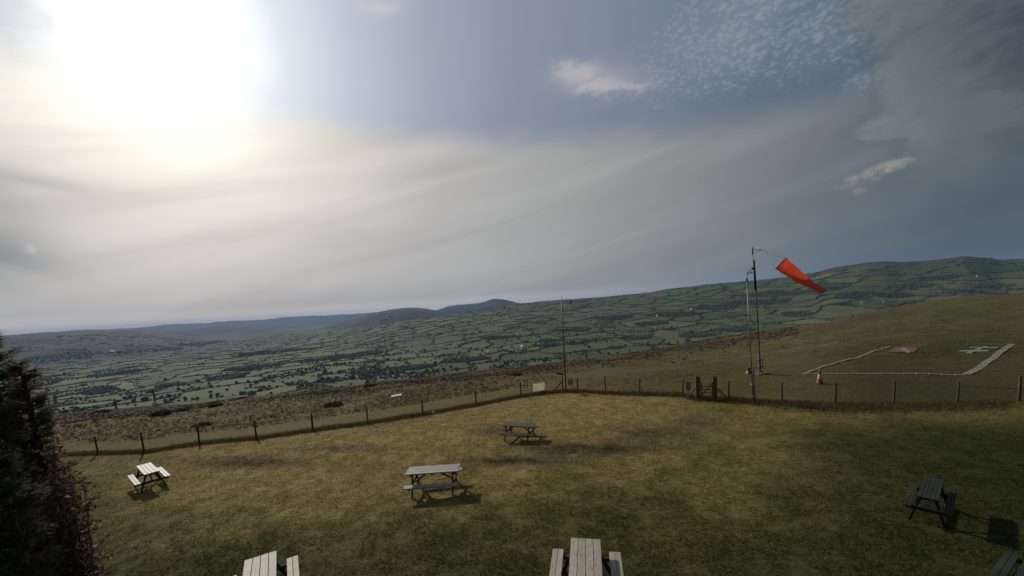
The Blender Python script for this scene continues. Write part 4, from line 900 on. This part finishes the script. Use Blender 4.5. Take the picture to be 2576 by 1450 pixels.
# ------------------------------------------------------------------ valley trees, one by one
def tree_proto(kind):
    rr = np.random.default_rng(kind + 40); n = 150; u = rr.uniform(0, 1, n); a = rr.uniform(0, 2 * math.pi, n)
    if kind == 3: P = np.stack([np.cos(a) * (1 - u) * 0.26 * rr.uniform(.5, 1, n), np.sin(a) * (1 - u) * 0.26 * rr.uniform(.5, 1, n), 0.12 + 0.88 * u], 1); S = (0.05 + 0.06 * (1 - u))[:, None] * np.ones((1, 3))
    else:
        v = rr.normal(0, 1, (n, 3)); v /= np.linalg.norm(v, axis=1)[:, None]; lob = 1 + 0.28 * np.sin(3 * np.arctan2(v[:, 1], v[:, 0]) + kind) + 0.2 * np.sin(5 * v[:, 2] + kind * 2)
        P = v * (lob * rr.uniform(0.55, 1, n))[:, None] * np.array((0.40 + 0.05 * kind, 0.38, 0.36)) + np.array((0, 0, 0.60)); S = rr.uniform(0.06, 0.13, (n, 1)) * np.ones((1, 3))
    c = np.array(((0.075, 0.110, 0.045), (0.095, 0.10, 0.05), (0.06, 0.092, 0.04), (0.04, 0.065, 0.036))[kind]) * rr.uniform(0.6, 1.5, (n, 1))
    o = empty('conifer_tree' if kind == 3 else 'field_tree', (0, 0, 0)); lumps('crown', P, S, c, M_HEDGE, 0.35).parent = o
    m_ = MB(); m_.tube([(0, 0, -0.05), (0.01, 0, 0.3), (0.02, 0.01, 0.65)], [0.035, 0.026, 0.01], 7)
    for k in range(4): m_.tube([(0.01, 0, 0.28 + 0.05 * k), (0.2 * math.cos(k * 1.7), 0.2 * math.sin(k * 1.7), 0.5 + 0.04 * k)], [0.014, 0.005], 5)
    m_.build('trunk', M_BARK, o); return o
protos = [tree_proto(k) for k in range(4)]; usedp = [False] * 4
def valley_trees():
    n = 60000; th = RNG.uniform(R(-52), R(52), n); r = np.exp(RNG.uniform(math.log(830), math.log(3200), n)); x, y = r * np.sin(th), r * np.cos(th); z = ground(x, y); _, ed = cells(x, y)
    vis = ((z - CAM_H) / r > np.interp(th, *EDGE) + 0.001) & ((ed < 6) | (RNG.uniform(0, 1, n) < 0.02)) & (wood_mask(x, y, z) < 0.5); idx = np.where(vis)[0]
    sz = RNG.uniform(6, 13, len(idx)); order = np.argsort(-sz / r[idx])[:1200]; order = RNG.permutation(order)[:250]
    names = ['round pale green tree', 'brownish spreading tree', 'broad dark green tree', 'pointed dark conifer']
    LM = [(60, 900, 'the tall edge conifer'), (283, 887, 'the left hill houses'), (250, 985, 'the nearest dark wood'), (384, 990, 'the crossarm power pole'), (550, 947, 'the houses above the long fence'),
          (597, 882, 'the long pale barn far left'), (640, 985, 'the cottage above the brow'), (890, 921, 'the low barn in the trees'), (957, 860, 'the long white glasshouse'), (831, 838, 'the blue hill farmhouse'), (1100, 900, 'the long middle hedges'),
          (1226, 889, 'the two low white houses'), (1315, 877, 'the largest white farmhouse'), (1370, 868, 'the row of hillside cottages'), (1422, 850, 'the thin mast'), (1540, 830, 'the belt of dark wood'), (1654, 797, 'the lone slope farmhouse'), (1740, 779, 'the house beside the gauge pole'),
          (1890, 800, 'the wind gauge pole'), (2000, 780, 'the foot of the red windsock'), (2073, 739, 'the windsock tail'), (2195, 761, 'the houses beyond the windsock'), (2400, 740, 'the right hand slope')]
    ranks = {}; OR = 'nearest,second nearest,third nearest,fourth nearest,fifth nearest,sixth nearest,seventh nearest,eighth nearest,ninth nearest,tenth nearest'.split(',')
    rows = []
    for q in order:
        i = idx[q]; k = int(RNG.choice(4, p=[.35, .3, .25, .1])); px, py = project(x[i], y[i], z[i]); px, py = float(px), float(py)
        d, n_ = min((math.hypot(px - a, (py - b) * 2), c) for a, b, c in LM); a, b = [(a, b) for a, b, c in LM if c == n_][0]
        side = ('left of' if px < a else 'right of') if abs(px - a) > abs(py - b) * 2 else ('above' if py < b else 'below')
        rows.append((d, q, k, side, n_))
    for d, q, k, side, n_ in sorted(rows):
        i = idx[q]; src = protos[k]; rk_ = ranks.get((k, side, n_), 0); ranks[(k, side, n_)] = rk_ + 1
        if rk_ >= len(OR): continue
        if not usedp[k]: o = src; usedp[k] = True
        else:
            o = src.copy(); link(o)
            for ch in src.children: c = ch.copy(); link(c); c.parent = o
        s_ = float(sz[q]); o.location = (x[i], y[i], z[i]); o.scale = (s_ * RNG.uniform(.85, 1.2), s_ * RNG.uniform(.85, 1.2), s_); o.rotation_euler = (0, 0, float(RNG.uniform(0, 6.28)))
        tag(o, '%s, the %s one %s %s' % (names[k], OR[rk_], side, n_), 'tree', 'trees along the valley field edges')
valley_trees()

# ------------------------------------------------------------------ houses and barns in the valley
M_WALL = plain_material('white_render', (0.85, 0.84, 0.80), 0.8, scale=0.5); M_STONE = plain_material('grey_stone_wall', (0.42, 0.40, 0.36), 0.9, scale=0.8)
M_ROOF = plain_material('slate_roof', (0.12, 0.12, 0.13), 0.6, scale=0.6); M_PALE = plain_material('pale_sheet_roof', (0.88, 0.88, 0.88), 0.3, scale=0.4); M_GLASS = plain_material('window_glass', (0.03, 0.035, 0.04), 0.1)
M_REDR = plain_material('rusty_red_roof', (0.22, 0.09, 0.06), 0.8, scale=0.5)
def house(px, py, w, d, h, rz, wm, rm, label, name='farmhouse'):
    b = hit(px, py, beyond=350)
    if b is None: return
    o = empty(name, b, rz); tag(o, label, 'house' if name == 'farmhouse' else 'barn', 'scattered houses and barns in the valley')
    MB().box((0, 0, h / 2 - 1), (w, d, h + 2)).build('wall', wm, o)
    m_ = MB(); bm = m_.bm; rh = d * 0.30; e = 0.4
    vs = [bm.verts.new(p) for p in ((-w / 2 - e, -d / 2 - e, h - .1), (w / 2 + e, -d / 2 - e, h - .1), (w / 2 + e, d / 2 + e, h - .1), (-w / 2 - e, d / 2 + e, h - .1), (-w / 2 - e, 0, h + rh), (w / 2 + e, 0, h + rh))]
    for f in ((0, 1, 5, 4), (2, 3, 4, 5), (1, 2, 5), (3, 0, 4), (3, 2, 1, 0)): bm.faces.new([vs[i] for i in f])
    r_ = m_.build('roof', rm, o)
    if name == 'farmhouse':
        MB().box((w * 0.36, 0, h + rh + 0.3), (0.9, 0.9, 2.0)).build('chimney', M_STONE, r_)
        for i in range(3):
            for zz in (1.5, 4.1):
                if zz < h - 0.8: MB().box((-w * 0.3 + i * w * 0.3, -d / 2 - 0.03, zz), (1.1, 0.1, 1.2)).build('window', M_GLASS, o)
        MB().box((w * 0.15, -d / 2 - 0.04, 1.0), (1.0, 0.12, 2.1)).build('door', M_DARK, o)
    else: MB().box((0, -d / 2 - 0.05, h * 0.4), (w * 0.3, 0.14, h * 0.8)).build('door', M_DARK, o)
HS = [(1315, 879, 18, 11, 9, 0.4, M_WALL, M_PALE, 'largest bright white farmhouse in the valley, left of the thin mast'), (1319, 869, 10, 8, 6, 0.2, M_WALL, M_ROOF, 'white house just above the largest white farmhouse'),
      (1222, 889, 11, 8, 6, 0.1, M_WALL, M_PALE, 'left of the two white houses low in the valley below the far blue hill'), (1230, 888, 9, 7, 6, 0.5, M_WALL, M_PALE, 'right of the two white houses low in the valley below the far blue hill'),
      (1253, 883, 8, 7, 5, 0.1, M_WALL, M_ROOF, 'small white house between the low pair and the largest white farmhouse'), (1283, 873, 9, 8, 5, 0.8, M_STONE, M_ROOF, 'grey cottage a little left of the largest white farmhouse'), (1289, 876, 9, 7, 5, -0.4, M_WALL, M_REDR, 'white cottage with a red roof left of the largest white farmhouse'),
      (1271, 864, 8, 7, 5, 0.1, M_STONE, M_PALE, 'pale roofed cottage on its own at the dark wood'), (1342, 868, 9, 7, 5, 0.1, M_STONE, M_PALE, 'grey stone cottage first right of the largest white farmhouse'), (1356, 867, 9, 7, 5, 0.6, M_WALL, M_ROOF, 'white cottage second right of the largest white farmhouse'),
      (1365, 868, 10, 7, 6, 0.0, M_WALL, M_PALE, 'white cottage third right of the largest white farmhouse'), (1381, 869, 8, 7, 5, 0.3, M_STONE, M_ROOF, 'dark roofed cottage fourth right of the largest white farmhouse'), (1404, 865, 8, 7, 5, 0.3, M_STONE, M_PALE, 'small pale roofed cottage just left of the thin mast'),
      (280, 887, 17, 12, 9, 0.2, M_WALL, M_PALE, 'white house at the foot of the left hill, left one of a pair'), (286, 887, 14, 12, 8, 0.2, M_WALL, M_PALE, 'white house at the foot of the left hill, right one of a pair'), (562, 944, 9, 7, 5, 0.4, M_WALL, M_PALE, 'white house among trees above the long fence, upper of two'),
      (537, 950, 10, 7, 5, 0.2, M_STONE, M_PALE, 'pale roofed house among trees above the long fence, lower of two'), (457, 981, 7, 6, 4, 0.2, M_WALL, M_PALE, 'lone white cottage by the nearest fields right of the power poles'), (619, 979, 6, 6, 4, 0.2, M_WALL, M_ROOF, 'lone small white cottage just above the brow of the moor'),
      (957, 860, 15, 10, 7, 0.2, M_WALL, M_PALE, 'white farmhouse at the left end of the long pale glasshouse'), (1654, 797, 12, 9, 6, 0.2, M_WALL, M_PALE, 'lone white farmhouse on the slope between thin mast and windsock mast'), (1740, 779, 10, 8, 6, 0.2, M_WALL, M_ROOF, 'small white house on the slope just left of the wind gauge pole'),
      (2168, 762, 10, 8, 6, 0.2, M_WALL, M_ROOF, 'white house among trees right of the windsock tail, left of two'), (2222, 761, 9, 8, 6, 0.2, M_STONE, M_PALE, 'pale roofed house among trees right of the windsock tail, right of two'), (2459, 696, 14, 10, 6, 0.2, M_WALL, M_ROOF, 'lone white house high on the far right ridge'), (831, 838, 24, 14, 9, 0.2, M_WALL, M_PALE, 'white farmhouse under the near blue hill')]
for a in HS:
    kh = 0.6 if a[0] > 2100 else 1.25 if a[0] != 1315 else 1.5; house(a[0], a[1], a[2] * kh, a[3] * kh, a[4] * kh, a[5] + 1.2, *a[6:])
house(1010, 858, 150, 12, 4, 0.25, M_PALE, M_PALE, 'long low white glasshouse on the flat fields left of the far blue hill', 'long_barn'); house(597, 882, 60, 14, 6, 0.1, M_PALE, M_PALE, 'long pale roofed barn far out on the left valley floor', 'long_barn'); house(890, 921, 26, 10, 4, 0.1, M_STONE, M_PALE, 'low pale roofed barn in the trees below the near blue hill', 'long_barn')

# ------------------------------------------------------------------ conifer and shrubs at the left edge
def conifer(loc, h, rad, label, seedv, base_h=0.2, brown=0.25):
    rr = np.random.default_rng(seedv); o = empty('conifer_tree', loc); tag(o, label, 'tree')
    MB().tube([(0, 0, -0.2), (0.03, 0.02, h * 0.5), (0, 0, h * 0.98)], [0.17, 0.10, 0.015], 9).build('trunk', M_BARK, o)
    V = []; C_ = []; limbs = MB(); nb = 260; ph = rr.uniform(0, 6, 4)
    for i in range(nb):
        u = (i + rr.uniform(0, 1)) / nb; z0 = base_h + u * (h - base_h - 0.1); a = rr.uniform(0, 2 * math.pi); L = rad * ((1 - u) ** 0.6) * rr.uniform(0.4, 1.0) * (1.05 + 0.35 * math.sin(11 * u + 2 * a + ph[0]) + 0.25 * math.sin(23 * u - a + ph[1])) * (1.35 if rr.uniform() > 0.9 else 1) + 0.12 * (1 - u) + 0.04
        d = np.array([math.cos(a), math.sin(a)]); rise = 0.55 * u + 0.05; n = int(10 + L * 26)
        pts = []
        for t in np.linspace(0, 1, 6): pts.append((d[0] * L * t, d[1] * L * t, z0 + L * (rise * t + 0.25 * t * t - 0.18 * t)))
        limbs.tube(pts, [0.022 * (1 - t * 0.85) for t in np.linspace(0, 1, 6)], 4)
        for k in range(n):
            t = 0.15 + 0.87 * (k / n); c = np.array([d[0] * L * t, d[1] * L * t, z0 + L * (rise * t + 0.25 * t * t - 0.18 * t)]); tl = 0.30 * (1 - t) * L + 0.09
            sd_ = rr.choice([-1, 1]); ta = a + sd_ * rr.uniform(0.5, 1.1); td = np.array([math.cos(ta), math.sin(ta), rr.uniform(-0.15, 0.5)]) 
            q0 = c; q1 = c + td * tl
            col = np.array((0.085, 0.105, 0.055)) * rr.uniform(0.5, 1.8) if rr.uniform() > brown else np.array((0.15, 0.095, 0.06)) * rr.uniform(0.6, 1.2)
            m_ = int(5 + tl * 38)
            for j in range(m_):
                s_ = j / m_; p = q0 * (1 - s_) + q1 * s_; v = td * 0.045 + rr.normal(0, 0.028, 3); w = rr.normal(0, 1, 3); w = w / np.linalg.norm(w) * 0.008
                V.append((p - w, p + w, p + v * rr.uniform(0.8, 1.5))); C_.append(col)
    V = np.array(V); C_ = np.repeat(np.array(C_), 3, axis=0)
    np_mesh('crown', V.reshape(-1, 3), np.arange(len(V) * 3).reshape(-1, 3), M_NEEDLE, o, cols=C_); limbs.build('limbs', M_BARK, o); return o
def shrub(loc, h, rad, label, col, seedv, leaf=0.028, n=9000, name='shrub'):
    rr = np.random.default_rng(seedv); o = empty(name, loc); tag(o, label, 'shrub'); st = MB(); V = []; C_ = []
    tips = []
    for i in range(34):
        a = rr.uniform(0, 2 * math.pi); L = h * rr.uniform(0.6, 1.05); out = rad * rr.uniform(0.2, 1); pts = [np.array((0, 0, 0.)), np.array((math.cos(a) * out * .4, math.sin(a) * out * .4, L * .5)), np.array((math.cos(a) * out, math.sin(a) * out, L))]
        st.tube([tuple(p) for p in pts], [0.018, 0.011, 0.004], 5); tips.append(pts)
    for i in range(n):
        p3 = tips[rr.integers(len(tips))]; t = rr.uniform(0.25, 1.03); c = (p3[0] * (1 - t) + p3[1] * t) if t < 0 else ((1 - t) ** 2 * p3[0] + 2 * t * (1 - t) * p3[1] + t * t * p3[2]); c = c + rr.normal(0, 0.085, 3)
        a = rr.normal(0, 1, 3); a /= np.linalg.norm(a); b = np.cross(a, rr.normal(0, 1, 3)); b /= np.linalg.norm(b); s_ = leaf * rr.uniform(0.6, 1.4)
        V.append((c - a * s_, c + b * s_ * .55, c + a * s_, c - b * s_ * .55)); C_.append(np.array(col) * rr.uniform(0.4, 1.7))
    V = np.array(V); np_mesh('foliage', V.reshape(-1, 3), np.arange(len(V) * 4).reshape(-1, 4), M_NEEDLE, o, cols=np.repeat(np.array(C_), 4, axis=0)); st.build('stems', M_BARK, o)
def spot(px, py, r_):
    a, te = azel(px, py); x, y = r_ * math.sin(a), r_ * math.cos(a); return Vector((x, y, gz(x, y)))
def tipped(px, py, r_):
    p = spot(px, py, r_); return p, height_for(p, px, py)
p, h = tipped(-42, 828, 9.5); conifer(p, h, 0.62, 'tall dark conifer filling the left edge of the view', 3)
p, h = tipped(48, 900, 9.0); conifer(p, h, 0.38, 'slimmer dark conifer just right of the tall one', 5, brown=0.4)
p, h = tipped(-15, 1130, 7.6); conifer(p, h, 0.52, 'low bushy dark green conifer in front of the tall one', 6)
p, h = tipped(62, 1000, 9.2); shrub(p, h, 0.34, 'twiggy reddish brown shrub beside the slim conifer', (0.13, 0.08, 0.05), 8, 0.026, 11000)
p, h = tipped(150, 1195, 8.3); shrub(p, h, 0.30, 'low purple brown leafy shrub sticking out onto the lawn below the conifers', (0.085, 0.05, 0.04), 9, 0.033, 6000)

# ------------------------------------------------------------------ haze: one closed box of air round everything
def haze():
    m_ = bpy.data.materials.new('haze_air'); m_.use_nodes = True; t = m_.node_tree; t.nodes.clear(); out = t.nodes.new('ShaderNodeOutputMaterial'); v = t.nodes.new('ShaderNodeVolumePrincipled')
    v.inputs['Color'].default_value = (0.32, 0.54, 0.96, 1); v.inputs['Density'].default_value = HAZE_DENSITY; v.inputs['Anisotropy'].default_value = 0.0; t.links.new(v.outputs[0], out.inputs['Volume'])
    b = MB(); b.box((0, 0, 40), (66000, 66000, 760)); o = b.build('haze', m_); tag(o, 'thin bluish haze in the air over the valley', 'haze', kind='stuff')
haze()
